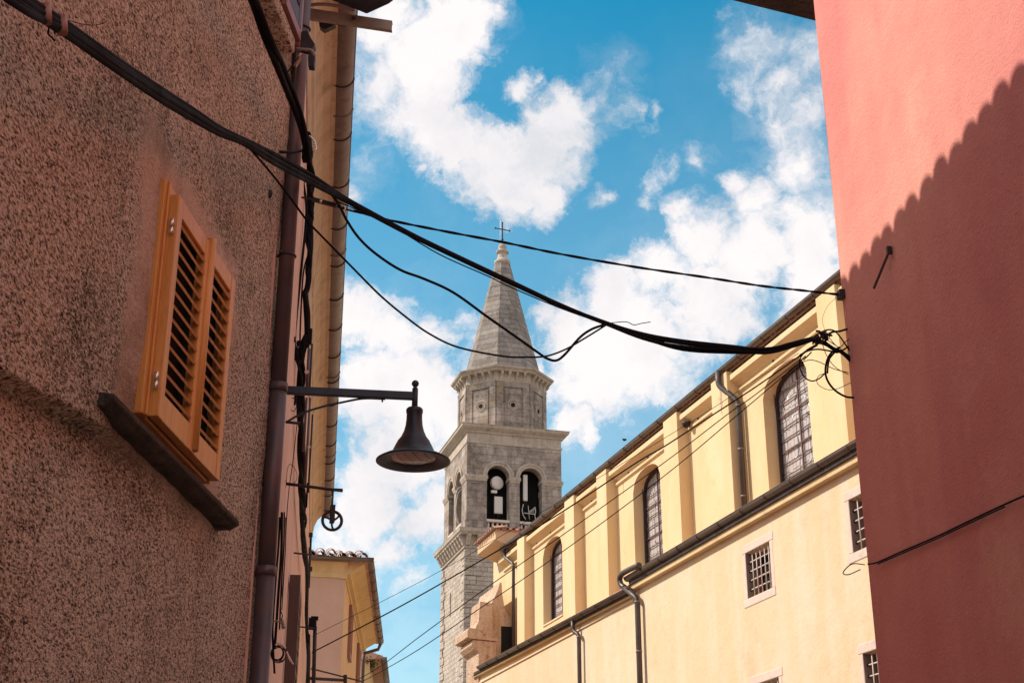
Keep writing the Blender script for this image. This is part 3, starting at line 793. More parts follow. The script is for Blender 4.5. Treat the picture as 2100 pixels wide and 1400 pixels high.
# barred windows
def barred_window(ua, ub, zb, zt, F=CH):
    b = MB(); w_ = .13
    b.box(F, ua - w_, ua, -.02, .006, zb, zt); b.box(F, ub, ub + w_, -.02, .006, zb, zt)
    b.box(F, ua - w_ - .03, ub + w_, -.02, .010, zt, zt + .15); b.box(F, ua - w_, ub + w_ + .02, -.02, .012, zb - .15, zb)
    o = b.build('barred_window', M['whitestone'], church, bevel=.012)
    p = MB(); p.box(F, ua, ub, -.30, -.28, zb, zt); p.build('dark_backing', M['dark'], o)  # dark sheet stands in for the unlit room
    f = MB(); uM = (ua + ub) / 2
    for (a, c) in ((ua, ua + .05), (uM - .03, uM + .03), (ub - .05, ub)): f.box(F, a, c, -.27, -.23, zb, zt)
    for (a, c) in ((zb, zb + .05), (zt - .05, zt), (zb + .40, zb + .43)): f.box(F, ua + .05, ub - .05, -.268, -.232, a, c)
    f.build('frame', M['redwood'], o)
    c_ = MB(); c_.box(F, ua + .10, ua + .42, -.278, -.272, zb + .05, zt - .12); c_.build('curtain', M['curtain'], o)
    for qa in (ub - .006, ua + .001): MB().box(F, qa, qa + .005, -.275, -.002, zb, zt).build('reveal', M['greyreveal'], o)  # thin sheets make both jambs greyer and darker than the surround
    g_ = MB(); nb = -.06
    for i in range(1, 6):
        u = ua + (ub - ua) * i / 6 + random.uniform(-.006, .006); g_.tube([F.P(u, nb, zb), F.P(u, nb, zt)], .011, 6)
    for i in range(1, 5):
        z = zb + (zt - zb) * i / 5; g_.tube([F.P(ua, nb - .014, z), F.P(ub, nb - .014, z)], .012, 6)
    g_.build('bars', M['paintbars'], o)
    for i in range(1, 5): MB().ball(F.P(ub - .005, nb - .014, zb + (zt - zb) * i / 5), .03, 6).build('bar_socket', M['iron'], o)
M['greyreveal'] = m_plaster('grey_reveal', (.22, .16, .14), (.28, .21, .18), (.16, .12, .10), 3, 40, .004, .5)
M['curtain'] = mat('bluish_curtain', (.45, .52, .56), .8)
for q in barred: barred_window(*q)
# eaves and gutters
b = MB(); moulding(b, NV, 13.8, 42.6, [(-1.0, 12.39), (.15, 12.39), (.15, 12.45), (-5.5, 14.6), (-10.9, 12.45), (-10.9, 12.36), (-10.5, 12.36), (-5.5, 14.3), (-1.0, 12.5)])
rf = b.build('nave_roof', M['tile'], church)
b = MB(); tiles(b, NV, 14, 42.4, .16, 12.42, rows=1, r=.08, seg=4); b.build('tile_edge', M['tile'], rf, fix=False)
def straps(F, u0, u1, nc, z0, z1, r, step, par):
    n = int((u1 - u0) / step)
    for i in range(1, n):
        t = i / n; m_ = MB(); u = u0 + (u1 - u0) * t; z = z0 + (z1 - z0) * t
        pts = [F.P(u, nc + math.cos(math.pi + math.pi*s/8) * (r + .005), z + math.sin(math.pi + math.pi*s/8) * (r + .005)) for s in range(9)]
        m_.tube(pts, .009, 4); m_.build('bracket', M['iron'], par)
ng = half_gutter(MB(), NV, 14, 42.3, .24, 12.50, .085).build('nave_gutter', M['churchgutter'], church, fix=False)
straps(NV, 14, 42.3, .24, 12.50, 12.50, .085, 1.05, ng)
b = MB(); b.box(NV, 14, 42.6, .10, .14, 12.375, 12.52); b.build('fascia_shade', M['sillstone_shade'], ng)  # near-black strip paints the shade under the nave gutter
b = MB(); moulding(b, CH, 13.8, 28.55, [(-1.3, 8.9), (-1.3, 8.84), (.14, 8.44), (.14, 8.50)]); r1 = b.build('aisle_roof', M['tile'], church)
b = MB(); tiles(b, CH, 14, 28.5, .17, 8.47, rows=1, r=.08, seg=4, slope=.3); b.build('tile_edge', M['tile'], r1, fix=False)
b = MB(); moulding(b, CH, 28.55, 41.6, [(-1.3, 8.8), (-1.3, 8.74), (.12, 8.36), (.12, 8.42)]); r2 = b.build('aisle_roof', M['tile'], church)
g1 = half_gutter(MB(), CH, 14, 28.62, .18, 8.55, .088).build('aisle_gutter', M['churchgutter'], church, fix=False)
straps(CH, 14, 28.62, .18, 8.55, 8.55, .088, .95, g1)
b = MB(); b.box(CH, 14, 28.55, .0, .13, 8.28, 8.50); b.build('fascia_shade', M['sof_shade'], g1)  # tan strip: cove plus the gutter's shadow band put into colour
b = MB(); b.box(CH, 14, 28.56, .13, .17, 8.38, 8.52); b.build('fascia_shade', M['sillstone_shade'], g1)  # near-black board, coloured for the shade below the aisle gutter
g2 = half_gutter(MB(), CH, 28.45, 40.6, .18, 8.30, .080, 8.52).build('aisle_gutter', M['churchgutter'], church, fix=False)
straps(CH, 28.45, 40.6, .18, 8.30, 8.52, .080, .95, g2)
b = MB(); b.prism([CH.P(28.62, .0, 8.16), CH.P(41.5, .0, 8.34), CH.P(41.5, .0, 8.46), CH.P(28.62, .0, 8.34)], CH.n * .12); b.build('fascia_shade', M['sof_shade'], g2)  # tan band again: cove and gutter shadow as colour
b = MB(); b.prism([CH.P(28.62, .12, 8.18), CH.P(41.3, .12, 8.38), CH.P(41.3, .12, 8.46), CH.P(28.62, .12, 8.28)], CH.n * .03); b.build('fascia_shade', M['sillstone_shade'], g2)  # near-black strip, painted shade under the far gutter
b = MB(); b.prism([CH.P(28.7, -.01, 8.07), CH.P(41.5, -.01, 8.12), CH.P(41.5, -.01, 8.16), CH.P(28.7, -.01, 8.11)], CH.n * .045); b.build('string_course', M['creamlow'], church)
def downpipe(F, pts, r, par, cuffs=(), m='churchpipe'):
    P_ = [F.P(*p) for p in pts]; q = []
    for i, p in enumerate(P_):      # short bends
        if 0 < i < len(P_) - 1:
            a = (P_[i-1] - p); c = (P_[i+1] - p)
            t = min(.07, a.length * .45, c.length * .45)
            q += [p + a.normalized() * t, p + a.normalized() * t * .3 + c.normalized() * t * .3, p + c.normalized() * t]
        else: q.append(p)
    b = MB(); b.tube(q, r, 14); o = b.build('downpipe', M[m], par)
    for (u, n, z) in cuffs:
        c = MB(); c.tube([F.P(u, n, z - .02), F.P(u, n, z + .02)], r + .006, 14); c.build('cuff', M['gutter'], o)
    return o
# S shaped pipe at the end of the near gutter
b = MB()
sp = [CH.P(27.6, .30, 8.60), CH.P(28.2, .30, 8.63), CH.P(28.62, .30, 8.63), CH.P(28.78, .29, 8.55), CH.P(28.74, .27, 8.42), CH.P(28.62, .24, 8.34)]
b.tube(smoothpath(sp, 4), .062, 14)
for t in range(8): pass
b.build('overflow_pipe', M['churchpipe'], church)
downpipe(CH, [(28.66, .25, 8.36), (28.22, .12, 8.02), (28.22, .12, .3)], .062, church, [(28.22, .12, 7.95), (28.22, .12, 6.9), (28.22, .12, 5.8)])
uq, zq = CH.hit(1187, 1340, .12)
downpipe(CH, [(uq + .22, .18, 8.30), (uq + .22, .18, 8.06), (uq, .11, 7.93), (uq, .11, .3)], .05, church, [(uq, .11, 7.88), (uq, .11, 6.7)])
uq, zq = NV.hit(1518, 860, .12)
downpipe(NV, [(25.74, .36, 12.44), (25.74, .36, 12.12), (25.34, .13, 11.65), (25.34, .13, 8.7)], .062, church, [(25.34, .13, 11.55), (25.34, .13, 10.6), (25.34, .13, 9.6), (25.34, .13, 9.0)])
downpipe(NV, [(41.95, .26, 12.42), (41.95, .26, 12.20), (41.42, .12, 11.85), (41.42, .12, 8.5)], .05, church, [(41.42, .12, 11.8)])
# facade end: block with a tiled coping, volute and pedestal
QF = Frame(NV.P(41.6, 0, 0), NV.n, -NV.u)      # u = out of the nave wall, n = towards the street end
b = MB()
b.prism([QF.P(-.1, 0, 12.42), QF.P(.02, 0, 12.42), QF.P(.12, 0, 12.46), QF.P(.58, 0, 12.60), QF.P(.64, 0, 12.64), QF.P(.64, 0, 12.93), QF.P(-1.3, 0, 12.93), QF.P(-1.3, 0, 12.42)], NV.u * 2.1)
fc = b.build('facade_block', M['peachside'], church)
b = MB(); b.prism([QF.P(.66, .03, 12.93), QF.P(.5, .03, 12.96), QF.P(-1.3, .03, 13.0), QF.P(-1.3, .03, 12.93)], NV.u * 2.2)
cp = b.build('coping', M['tile'], fc)
EF = Frame(NV.P(41.5, .68, 0), NV.u, NV.n)
b = MB(); tiles(b, EF, 0, 2.3, .06, 12.90, rows=1, r=.075, seg=5, slope=.22)
SF = Frame(QF.P(-1.3, .02, 0), QF.u, QF.n); tiles(b, SF, 0, 2.0, .05, 12.90, rows=1, r=.075, seg=5, slope=.22)
b.build('coping_tiles', M['tile'], fc, fix=False)
b = MB()
out = [(-.05, 8.3), (.77, 8.3), (.77, 10.62)]
cur = [(.77,10.62),(.66,10.85),(.57,11.05),(.50,11.3),(.44,11.28),(.42,10.95),(.36,10.6),(.26,10.34),(.12,10.2),(-.05,10.14)]
b.prism([QF.P(a, 0, z) for a, z in out[:2] + cur], NV.u * 2.3)
b.build('volute', M['orangestone'], church, bevel=.015)
b = MB(); b.box(QF, .06, .46, .0, .004, 8.4, 9.95); b.build('hollow_shade', M['dark'], church)  # flat dark sheet painted for the shaded hollow, no real recess
b = MB(); b.prism([QF.P(a, .25, z) for a, z in ((.80, 9.4), (.80, 10.58), (1.19, 10.62), (1.22, 10.3), (1.24, 10.0), (1.32, 9.85), (1.36, 9.4))], NV.u * 1.0); b.build('scroll_block', M['orangestone'], church, bevel=.02)
b = MB()
b.prism([QF.P(a, .55, z) for a, z in ((.72, 9.38), (.72, 9.46), (1.0, 9.50), (1.2, 9.72), (1.62, 9.74), (1.66, 9.66), (1.66, 9.46), (1.50, 9.42))], NV.u * 1.5)
b.build('pedestal_cap', M['orangestone'], church, bevel=.015)
b = MB(); b.prism([QF.P(a, .5, z) for a, z in ((.75, 8.4), (.75, 9.37), (1.48, 9.40), (1.52, 9.25), (1.42, 9.12), (1.30, 9.05), (1.30, 8.0), (1.22, 0), (.75, 0))], NV.u * 1.4)
b.build('pedestal', M['orangestone'], church, bevel=.02)
# small floodlight under the cornice
fl = thing('floodlight', NV.P(27.7, .3, 12.0), 'small dark dome floodlight tucked under the church cornice', 'floodlight')
u, z = NV.hit(1407, 864, .15); b = MB(); c0 = NV.P(u, .15, z - .05)
b.lathe(c0, [(.001, -.10), (.05, -.085), (.085, -.05), (.10, 0), (.10, .02), (.03, .05), (.001, .05)], 14); b.build('dome', M['iron'], fl)
b = MB(); b.bar(c0 + Vector((0,0,.03)), NV.P(u, .0, z + .03), .03); b.build('bracket', M['iron'], fl)
# swift on the gutter
u, z = NV.hit(1281, 903, .3)

# ------------------------------------------------------------------ bell tower
TA = R(74.5)
tu = Vector((math.sin(TA), math.cos(TA), 0)); tn = Vector((tu.y, -tu.x, 0))
tcorner = at(957, 1000, 68.96); tcorner.z = 0
W2_ = 2.5
TC = tcorner + tu * W2_ - tn * W2_
def face(k, c=None):
    """frame of the k-th side, origin on the tower axis"""
    a = math.pi / 2 * k
    rot = lambda v: Vector((v.x * math.cos(a) - v.y * math.sin(a), v.x * math.sin(a) + v.y * math.cos(a), 0))
    return Frame(c or TC, rot(tu), rot(tn))
tower = thing('bell_tower', TC, 'tall pale stone bell tower with twin arched openings, octagonal drum and pointed spire', 'tower')
zL = 19.67; zC = 25.11; zD = 27.62; zS = 28.55
def sq_ring(mb, prof, c=None):
    """(half width, z) profile swept round the square"""
    vs = []; n = len(prof)
    for (h, z) in prof:
        for (i, j) in ((-1, 1), (1, 1), (1, -1), (-1, -1)): vs.append(TC + tu * h * i + tn * h * j + Vector((0, 0, z)))
    fs = [(i*4+k, i*4+(k+1) % 4, (i+1)*4+(k+1) % 4, (i+1)*4+k) for i in range(n-1) for k in range(4)]
    fs += [(0, 1, 2, 3), tuple((n-1)*4 + k for k in (3, 2, 1, 0))]
    return mb.add(vs, fs)
def oct_pt(r, k, z): 
    a = math.pi / 8 + math.pi / 4 * k
    return TC + tu * r * math.cos(a) + tn * r * math.sin(a) + Vector((0, 0, z))
def oct_ring(mb, prof):
    n = len(prof); vs = [oct_pt(r, k, z) for r, z in prof for k in range(8)]
    fs = [(i*8+k, i*8+(k+1) % 8, (i+1)*8+(k+1) % 8, (i+1)*8+k) for i in range(n-1) for k in range(8)]
    fs += [tuple(range(8)), tuple((n-1)*8 + k for k in range(8))[::-1]]
    return mb.add(vs, fs)
sq_ring(MB(), [(2.56, 0), (2.54, zL - .9), (2.54, zL - .86)]).build('shaft', M['rubble'], tower)
random.seed(3)
for k in range(4):
    b = MB(); b2 = MB(); F = face(k); z = .4; i = 0
    while z < zL - 1.3:
        h = random.uniform(.36, .46); L = .85 if i % 2 else .55; L2 = .55 if i % 2 else .85
        b.box(F, -2.59, -2.56 + L, 2.50, 2.60, z, z + h - .03)
        b2.box(F, 2.56 - L2, 2.595, 2.50, 2.598, z, z + h - .03)
        z += h; i += 1
    b.build('quoins', M['rubble'], tower, bevel=.03); b2.build('quoins', M['rubble'], tower, bevel=.03)
b = MB(); sq_ring(b, [(2.56, zL - .95), (2.62, zL - .93), (2.62, zL - .86), (2.55, zL - .84), (2.55, zL - .30)]); b.build('bracket_band', M['trim'], tower)
F3 = face(3)
b = MB(); b.box(face(3), -.55, -.45, 2.53, 2.56, 15.9, 17.1); b.build('slit_window', M['dark'], tower)
brp = [(2.55, -.30), (2.90, -.30), (2.90, -.38), (2.84, -.44), (2.78, -.58), (2.72, -.66), (2.66, -.80), (2.55, -.84)]
for k in range(4):
    F = face(k)
    for i in range(10):
        u = -2.42 + 4.84 * i / 9; m_ = MB()
        m_.prism([F.P(u - .10, n, zL + z) for n, z in brp], F.u * .20); m_.build('bracket', M['trim'], tower)
b = MB(); sq_ring(b, [(2.6, zL - .30), (2.84, zL - .295), (2.88, zL - .22), (2.93, zL - .18), (2.95, zL - .06), (2.97, zL), (2.6, zL + .05)]); b.build('lower_cornice', M['trim'], tower)
# belfry
OPS = [(-1.45, -.27), (.27, 1.45)]
zb0 = zL + .04; zsp = 22.52; rad = .59
def belfry_side(k):
    F = face(k); b = MB(); n0, n1 = 1.95, 2.5
    def seg(a, c, z0, z1): b.box(F, a, c, n0, n1, z0, z1)
    seg(-2.5 + (0 if k % 2 == 0 else .5504), OPS[0][0], zb0, 24.75); seg(OPS[0][1], OPS[1][0], zb0, 24.75); seg(OPS[1][1], 2.5 - (0 if k % 2 == 0 else .5504), zb0, 24.75)
    for (a, c) in OPS:
        N = 14; um = (a + c) / 2; r = (c - a) / 2
        pts = [(um - r * math.cos(math.pi * i / N), zsp + r * math.sin(math.pi * i / N)) for i in range(N + 1)]
        for (x0, y0), (x1, y1) in zip(pts, pts[1:]):
            b.prism([F.P(x0, n1, y0), F.P(x1, n1, y1), F.P(x1, n1, 24.75), F.P(x0, n1, 24.75)], F.n * (n0 - n1))
        # parapet under the opening
        b.box(F, a, c, n0, n1 - .10, zb0, zb0 + .10)
    b.build('belfry_wall', M['stone'], tower)
    for (a, c) in OPS:
        um = (a + c) / 2; r = (c - a) / 2; m_ = MB(); N = 18
        for (r0, r1, n_) in ((r - .005, r + .13, n1 + .05), (r + .13, r + .23, n1 + .085)):
            for i in range(N):
                a0, a1 = math.pi * i / N, math.pi * (i + 1) / N
                q = [F.P(um - rr * math.cos(an), n1 - .04, zsp + rr * math.sin(an)) for rr, an in ((r0, a0), (r1, a0), (r1, a1), (r0, a1))]
                m_.prism(q, F.n * (n_ - n1 + .04))
        m_.build('archivolt', M['trim'], tower)
        # balustrade
        r_ = MB(); r_.box(F, a, c, n1 - .30, n1 + .02, 20.16, 20.28); r_.box(F, a, c, n1 - .26, n1 - .02, zb0 + .10, zb0 + .16)
        for i in range(5):
            uu = a + (c - a) * (i + .5) / 5
            r_.lathe(F.P(uu, n1 - .14, 0), [(.05, zb0+.16), (.045, zb0+.2), (.075, zb0+.28), (.06, zb0+.36), (.035, zb0+.42), (.055, 20.13), (.06, 20.16)], 8)
        r_.build('balustrade', M['whitestone'], tower)
    for (a, c) in ((-2.5 if k % 2 == 0 else -2.5, -1.45), (-.27, .27), (1.45, 2.5)):
        m_ = MB()
        moulding(m_, F, a - (.0 if a > -2 else .0), c + .0, [(1.9, zsp - .28), (2.53, zsp - .28), (2.56, zsp - .20), (2.60, zsp - .12), (2.62, zsp - .04), (2.62, zsp), (1.9, zsp)])
        for uu in (a, c):
            if abs(uu) < 2: m_.box(F, uu - .04, uu + .04, 1.9, 2.60, zsp - .16, zsp - .005)
        m_.build('impost', M['trim'], tower)
        # plinth course
        m_ = MB(); m_.box(F, a, c, 2.45, 2.545, zb0, 20.22); m_.build('plinth', M['stone'], tower, bevel=.02)
for k in range(4): belfry_side(k)
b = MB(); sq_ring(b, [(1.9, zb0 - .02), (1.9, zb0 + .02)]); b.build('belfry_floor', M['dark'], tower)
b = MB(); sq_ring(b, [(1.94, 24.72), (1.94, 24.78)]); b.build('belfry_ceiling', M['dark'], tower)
# added dark screens behind the openings keep the chamber dark
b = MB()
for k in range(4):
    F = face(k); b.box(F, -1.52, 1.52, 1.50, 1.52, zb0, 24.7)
b.build('dark_screens', M['dark'], tower)
b = MB(); sq_ring(b, [(2.4, 24.20), (2.53, 24.20), (2.55, 24.26), (2.53, 24.32), (2.505, 24.33), (2.505, 24.74), (2.58, 24.76), (2.60, 24.84), (2.72, 24.90), (2.80, 24.96), (2.84, 25.00), (2.86, 25.10), (2.90, 25.14), (2.6, 25.22), (1.5, 25.30)])
b.build('upper_cornice', M['trim'], tower)
# drum
b = MB(); oct_ring(b, [(2.36, 25.1), (2.36, zD + .3)]); b.build('drum', M['stone'], tower)
for k in range(8):
    a = oct_pt(2.36, k, 0); c = oct_pt(2.36, (k + 1) % 8, 0); m = (a + c) / 2; uv = (c - a).normalized()
    nv = (m - TC); nv.z = 0; nv.normalize()
    if uv.cross(nv).z > 0: uv = -uv
    DF = Frame(Vector((m.x, m.y, 0)), uv, nv); Wd = (c - a).length
    p = MB()
    p.box(DF, -Wd/2 + .02, -.53, .0, .05, 25.2, zD + .2); p.box(DF, .53, Wd/2 - .02, .0, .05, 25.2, zD + .2)
    p.box(DF, -.53, .53, .0, .05, zD - .10, zD + .2)
    p.box(DF, -.44, .44, .0, .035, 25.2, zD - .22)
    p.build('drum_panel', M['stone'], tower, bevel=.01)
    zc = 26.55
    q = MB(); N = 24
    q.tube([DF.P(.27 * math.cos(2*math.pi*i/N), .04, zc + .27 * math.sin(2*math.pi*i/N)) for i in range(N)], .035, 6, close=True)
    q.tube([DF.P(.17 * math.cos(2*math.pi*i/N), .035, zc + .17 * math.sin(2*math.pi*i/N)) for i in range(N)], .025, 6, close=True)
    ring = q.build('oculus', M['trim'], tower)
    q = MB(); vs = [DF.P(.12 * math.cos(2*math.pi*i/N), .038, zc + .12 * math.sin(2*math.pi*i/N)) for i in range(N)]
    q.prism(vs, nv * .004); q.build('hole', M['dark'], ring)
    for i in range(4):
        u = -Wd/2 + .28 + (Wd - .56) * i / 3; m_ = MB()
        m_.prism([DF.P(u - .065, n, z) for n, z in ((.0, zS - .62), (.05, zS - .58), (.10, zS - .45), (.22, zS - .36), (.27, zS - .27), (.27, zS - .20), (.0, zS - .20))], DF.u * .13)
        m_.build('bracket', M['trim'], tower)
b = MB(); oct_ring(b, [(2.36, zD + .2), (2.42, zD + .22), (2.44, zD + .28), (2.38, zD + .31), (2.38, zS - .2), (2.66, zS - .2), (2.70, zS - .10), (2.78, zS - .07), (2.82, zS), (2.82, zS + .04), (2.2, zS + .17)])
b.build('drum_cornice', M['trim'], tower)
b = MB(); oct_ring(b, [(2.16, zS + .08), (1.25, 32.3), (.41, 35.72)]); b.build('spire', M['spire'], tower)
b = MB(); b.lathe(TC, [(.40, 35.62), (.46, 35.68), (.46, 35.80), (.36, 35.86), (.30, 35.98), (.25, 36.22), (.27, 36.30), (.36, 36.34), (.36, 36.42), (.24, 36.46), (.20, 36.54), (.24, 36.66), (.22, 36.80), (.12, 36.90), (.02, 36.94)], 16)
b.build('finial', M['trim'], tower)
M['verdigris'] = mat('dark_green_iron', (.03, .05, .055), .5, .4, .3)
b = MB(); b.tube([TC + Vector((0,0,36.85)), TC + Vector((0,0,38.25))], .035, 8); b.tube([TC - tu*.42 + Vector((0,0,37.86)), TC + tu*.42 + Vector((0,0,37.80))], .032, 8)
b.ball(TC - tu*.42 + Vector((0,0,37.86)), .055, 8); b.ball(TC + tu*.42 + Vector((0,0,37.80)), .055, 8); b.ball(TC + Vector((0,0,37.2)), .075, 8); b.ball(TC + Vector((0,0,38.25)), .05, 8)
b.build('cross', M['verdigris'], tower)
b = MB(); b.tube([TC + Vector((-.14,0,36.8)), TC + Vector((-.16,0,37.0)), TC + Vector((-.12,0,37.3)), TC + Vector((-.12,0,38.4))], [.012,.014,.02,.026], 6); b.build('lightning_rod', M['antenna'], tower)

# antennas standing in the belfry openings
def tface(px, py, off, k=0):
    F = face(k); return F.hit(px, py, off)
F0 = face(0)
def TF(px, py, n):      # point n metres from the tower axis, on the camera side
    o = F0.o; d = ray(px, py); q = o + F0.n * n
    t = (q.x * F0.n.x + q.y * F0.n.y) / (d.x * F0.n.x + d.y * F0.n.y)
    p = Vector((d.x * t, d.y * t, CAMZ + d.z * t)); return p
c = TF(1019, 990, 2.15)
dd = thing('dish_antenna', c - Vector((0,0,1.2)), 'round white dish antenna in the near arch of the bell tower', 'antenna')
ax = (F0.n * .93 + F0.u * .25).normalized(); e1 = ax.cross(Vector((0,0,1))).normalized(); e2 = e1.cross(ax)
b = MB(); N = 24
for (r0, d0, r1, d1) in ((.001, .10, .32, .10), (.32, .10, .345, .06), (.345, .06, .345, -.10), (.345, -.10, .10, -.22), (.10, -.22, .001, -.22)):
    vs = [c + e1 * r * math.cos(2*math.pi*i/N) + e2 * r * math.sin(2*math.pi*i/N) + ax * d for r, d in ((r0, d0), (r1, d1)) for i in range(N)]
    b.add(vs, [(i, (i+1) % N, N + (i+1) % N, N + i) for i in range(N)], True)
b.build('dish', M['antenna'], dd)
b = MB(); b.tube([c - ax*.25 + Vector((0,0,.2)), c - ax*.25 - Vector((0,0,1.9))], .04, 8); b.build('mast', M['iron'], dd)
p = TF(1013, 1008, 2.2); b = MB(); b.box(Frame(Vector((p.x,p.y,0)), F0.u, F0.n), -.15, .15, -.05, .06, p.z - .07, p.z + .07); b.build('radio_unit', M['antenna'], dd)
def panel(px, py0, py1, wpx, n, label, name='panel_antenna', d=.14):
    a = TF(px, py0, n); c_ = TF(px, py1, n); w_ = wpx * 69 / 2830
    t_ = thing(name, Vector((a.x, a.y, c_.z)), label, 'antenna'); FF = Frame(Vector((a.x, a.y, 0)), F0.u, F0.n)
    b = MB(); b.box(FF, -w_/2, w_/2, -d/2, d/2, c_.z, a.z); b.build('panel', M['antenna'], t_, bevel=.04)
    b = MB(); b.tube([FF.P(0, -.12, c_.z - .3), FF.P(0, -.12, a.z - .05)], .03, 8); b.tube([FF.P(-.05, 0, c_.z - .15), FF.P(-.05, 0, c_.z)], .02, 6); b.tube([FF.P(.05, 0, c_.z - .2), FF.P(.05, 0, c_.z)], .02, 6); b.build('mast', M['iron'], t_)
    return t_
panel(1022, 1018, 1053, 18, 2.15, 'wide white box antenna below the round dish in the tower arch')
panel(1077, 973, 1027, 10, 2.2, 'tall thin white panel antenna in the far arch of the bell tower', d=.10)
c = TF(1085, 1050, 2.25); FF = Frame(Vector((c.x, c.y, 0)), F0.u, F0.n)
t_ = thing('yagi_antenna', c - Vector((0,0,.5)), 'small white rod and loop antenna low in the far arch of the tower', 'antenna')
b = MB()
b.tube(smoothpath([FF.P(-.30, 0, c.z + .40), FF.P(-.36, 0, c.z + .1), FF.P(-.32, 0, c.z - .15), FF.P(-.18, 0, c.z - .38)]), .022, 6)
b.tube(smoothpath([FF.P(.30, .02, c.z + .30), FF.P(.34, .02, c.z + .05), FF.P(.30, .02, c.z - .12), FF.P(.34, .02, c.z - .35)]), .022, 6)
b.tube([FF.P(-.30, 0, c.z - .05), FF.P(.30, .02, c.z - .08)], .022, 6); b.tube([FF.P(-.05, 0, c.z + .35), FF.P(.02, 0, c.z - .4)], .014, 6)
for i in range(5): b.tube([FF.P(-.02 + i*.06, .03, c.z - .02), FF.P(.03 + i * .06, .03, c.z + .10 + i*.03)], .010, 5)
b.tube([FF.P(-.0, .03, c.z - .04), FF.P(.27, .03, c.z + .26)], .014, 5)
b.build('elements', M['antenna'], t_)
# feed cable looping out of the side opening
F3 = face(3); b = MB()
b.tube(smoothpath([F3.P(.98 - .2, 2.3, 22.4), F3.P(.98 - .1, 2.62, 22.1), F3.P(.9, 2.72, 21.3), F3.P(.8, 2.6, 20.6), F3.P(.7, 2.4, 20.3)]), .022, 6)
b.tube(smoothpath([F3.P(1.1, 2.3, 22.2), F3.P(1.1, 2.6, 21.9), F3.P(1.0, 2.68, 21.0), F3.P(.9, 2.5, 20.35)]), .016, 6)
tag(b.build('antenna_cable', M['antenna']), 'pale feed cable bulging out of the side arch of the bell tower', 'cable')

# ------------------------------------------------------------------ houses at the end of the street
HC = at(707, 1176, 32.0); HC.z = 0
sa = R(-3.5); hu = Vector((math.sin(sa), math.cos(sa), 0)); hn = Vector((math.cos(sa), -math.sin(sa), 0))
fa = R(80); fu = -Vector((math.sin(fa), math.cos(fa), 0)); fn = Vector((-fu.y, fu.x, 0)); fn = fn if fn.y < 0 else -fn
HS = Frame(HC, hu, hn); HF = Frame(HC, fu, fn)       # side along the street, front facing us
peach = thing('peach_house', HC + hu * 4, 'peach coloured house at the end of the street with clay tile roof and yellow eaves', 'house')
zt = 8.95
b = MB(); corners = [HC, HC + fu * 5, HC + fu * 5 + hu * 9.8, HC + hu * 9.8]
b.prism(corners, Vector((0, 0, zt - .02))); b.build('wall', M['peachwall'], peach)
b = MB(); b.box(HS, -.003, 9.8, -.02, .012, 0, zt - .02); b.box(HF, -.008, .0, -.01, .01, 0, zt - .02); b.build('side_wall', M['peachside'], peach)
b = MB(); b.prism([HC + Vector((0,0,zt)) + fn*.03, HC + fu*5 + Vector((0,0,zt)) + fn*.03, HC + fu*5 + Vector((0,0,zt+.26)) + fn*.22, HC + Vector((0,0,zt+.26)) + fn*.22 ], -fn * .3)
moulding(b, HF, -.05, 5, [(-.1, zt - .10), (.03, zt - .10), (.04, zt + .08), (.10, zt + .14), (.20, zt + .25), (-.1, zt + .25)])
moulding(b, HS, -.05, 9.85, [(-.1, zt - .12), (.04, zt - .12), (.05, zt - .04), (.13, zt - .02), (.15, zt + .04), (.20, zt + .08), (.50, zt + .25), (-.1, zt + .25)])
b.build('eaves_cove', M['peachtrim'], peach)
b = MB()
za = zt + .27
hip = [HF.P(-.50, .25, za), HF.P(5.2, .25, za), HS.P(10, -5, za), HS.P(10, .50, za), HF.P(2.4, -2.2, za + .85), HS.P(8, -2.3, za + .85)]
b.add(hip + [p - Vector((0,0,.05)) for p in hip[:4]], [(0,4,1), (0,3,5,4), (3,2,5), (1,4,5,2), (0,1,7,6), (1,2,8,7), (2,3,9,8), (3,0,6,9), (6,7,8,9)])
pr_ = b.build('roof', M['tile'], peach)
random.seed(11)
b = MB(); tiles(b, HF, -.5, 3.6, .27, za - .02, rows=3, pitch=.24, r=.105, seg=6, slope=.34, jit=.032, length=.45); b.build('roof_tiles', M['tile'], pr_, fix=False)
b = MB(); half_gutter(b, HF, -.62, 5.2, .34, za + .02, .085); b.build('gutter', M['churchgutter'], peach, fix=False)
b = MB(); half_gutter(b, HS, -.3, 10.1, .56, za + .02, .085); sg = b.build('gutter', M['gutter'], peach, fix=False)
straps(HS, -.3, 10.1, .56, za + .02, za + .02, .085, .95, sg)
b = MB(); b.tube([HS.P(9.9, .56, za - .08), HS.P(9.95, .5, za - .22), HS.P(9.95, .10, za - .34), HS.P(9.95, .08, za - .6), HS.P(9.95, .08, 0)], .05, 10); b.build('downpipe', M['pipe'], peach)
for (u0, u1, z0, z1) in ((2.2, 3.0, 7.45, 8.7), (7.0, 7.9, 7.5, 8.65)):
    leaf(u0, u1, z0, z1, .012, .09, F=HS, ns=16, m='redwood', par=peach, st=.05)
b = MB(); b.tube([HS.P(2.0, .03, 6.0), HS.P(2.3, .05, 5.3)], .010, 5); b.build('shutter_hook', M['iron'], peach)
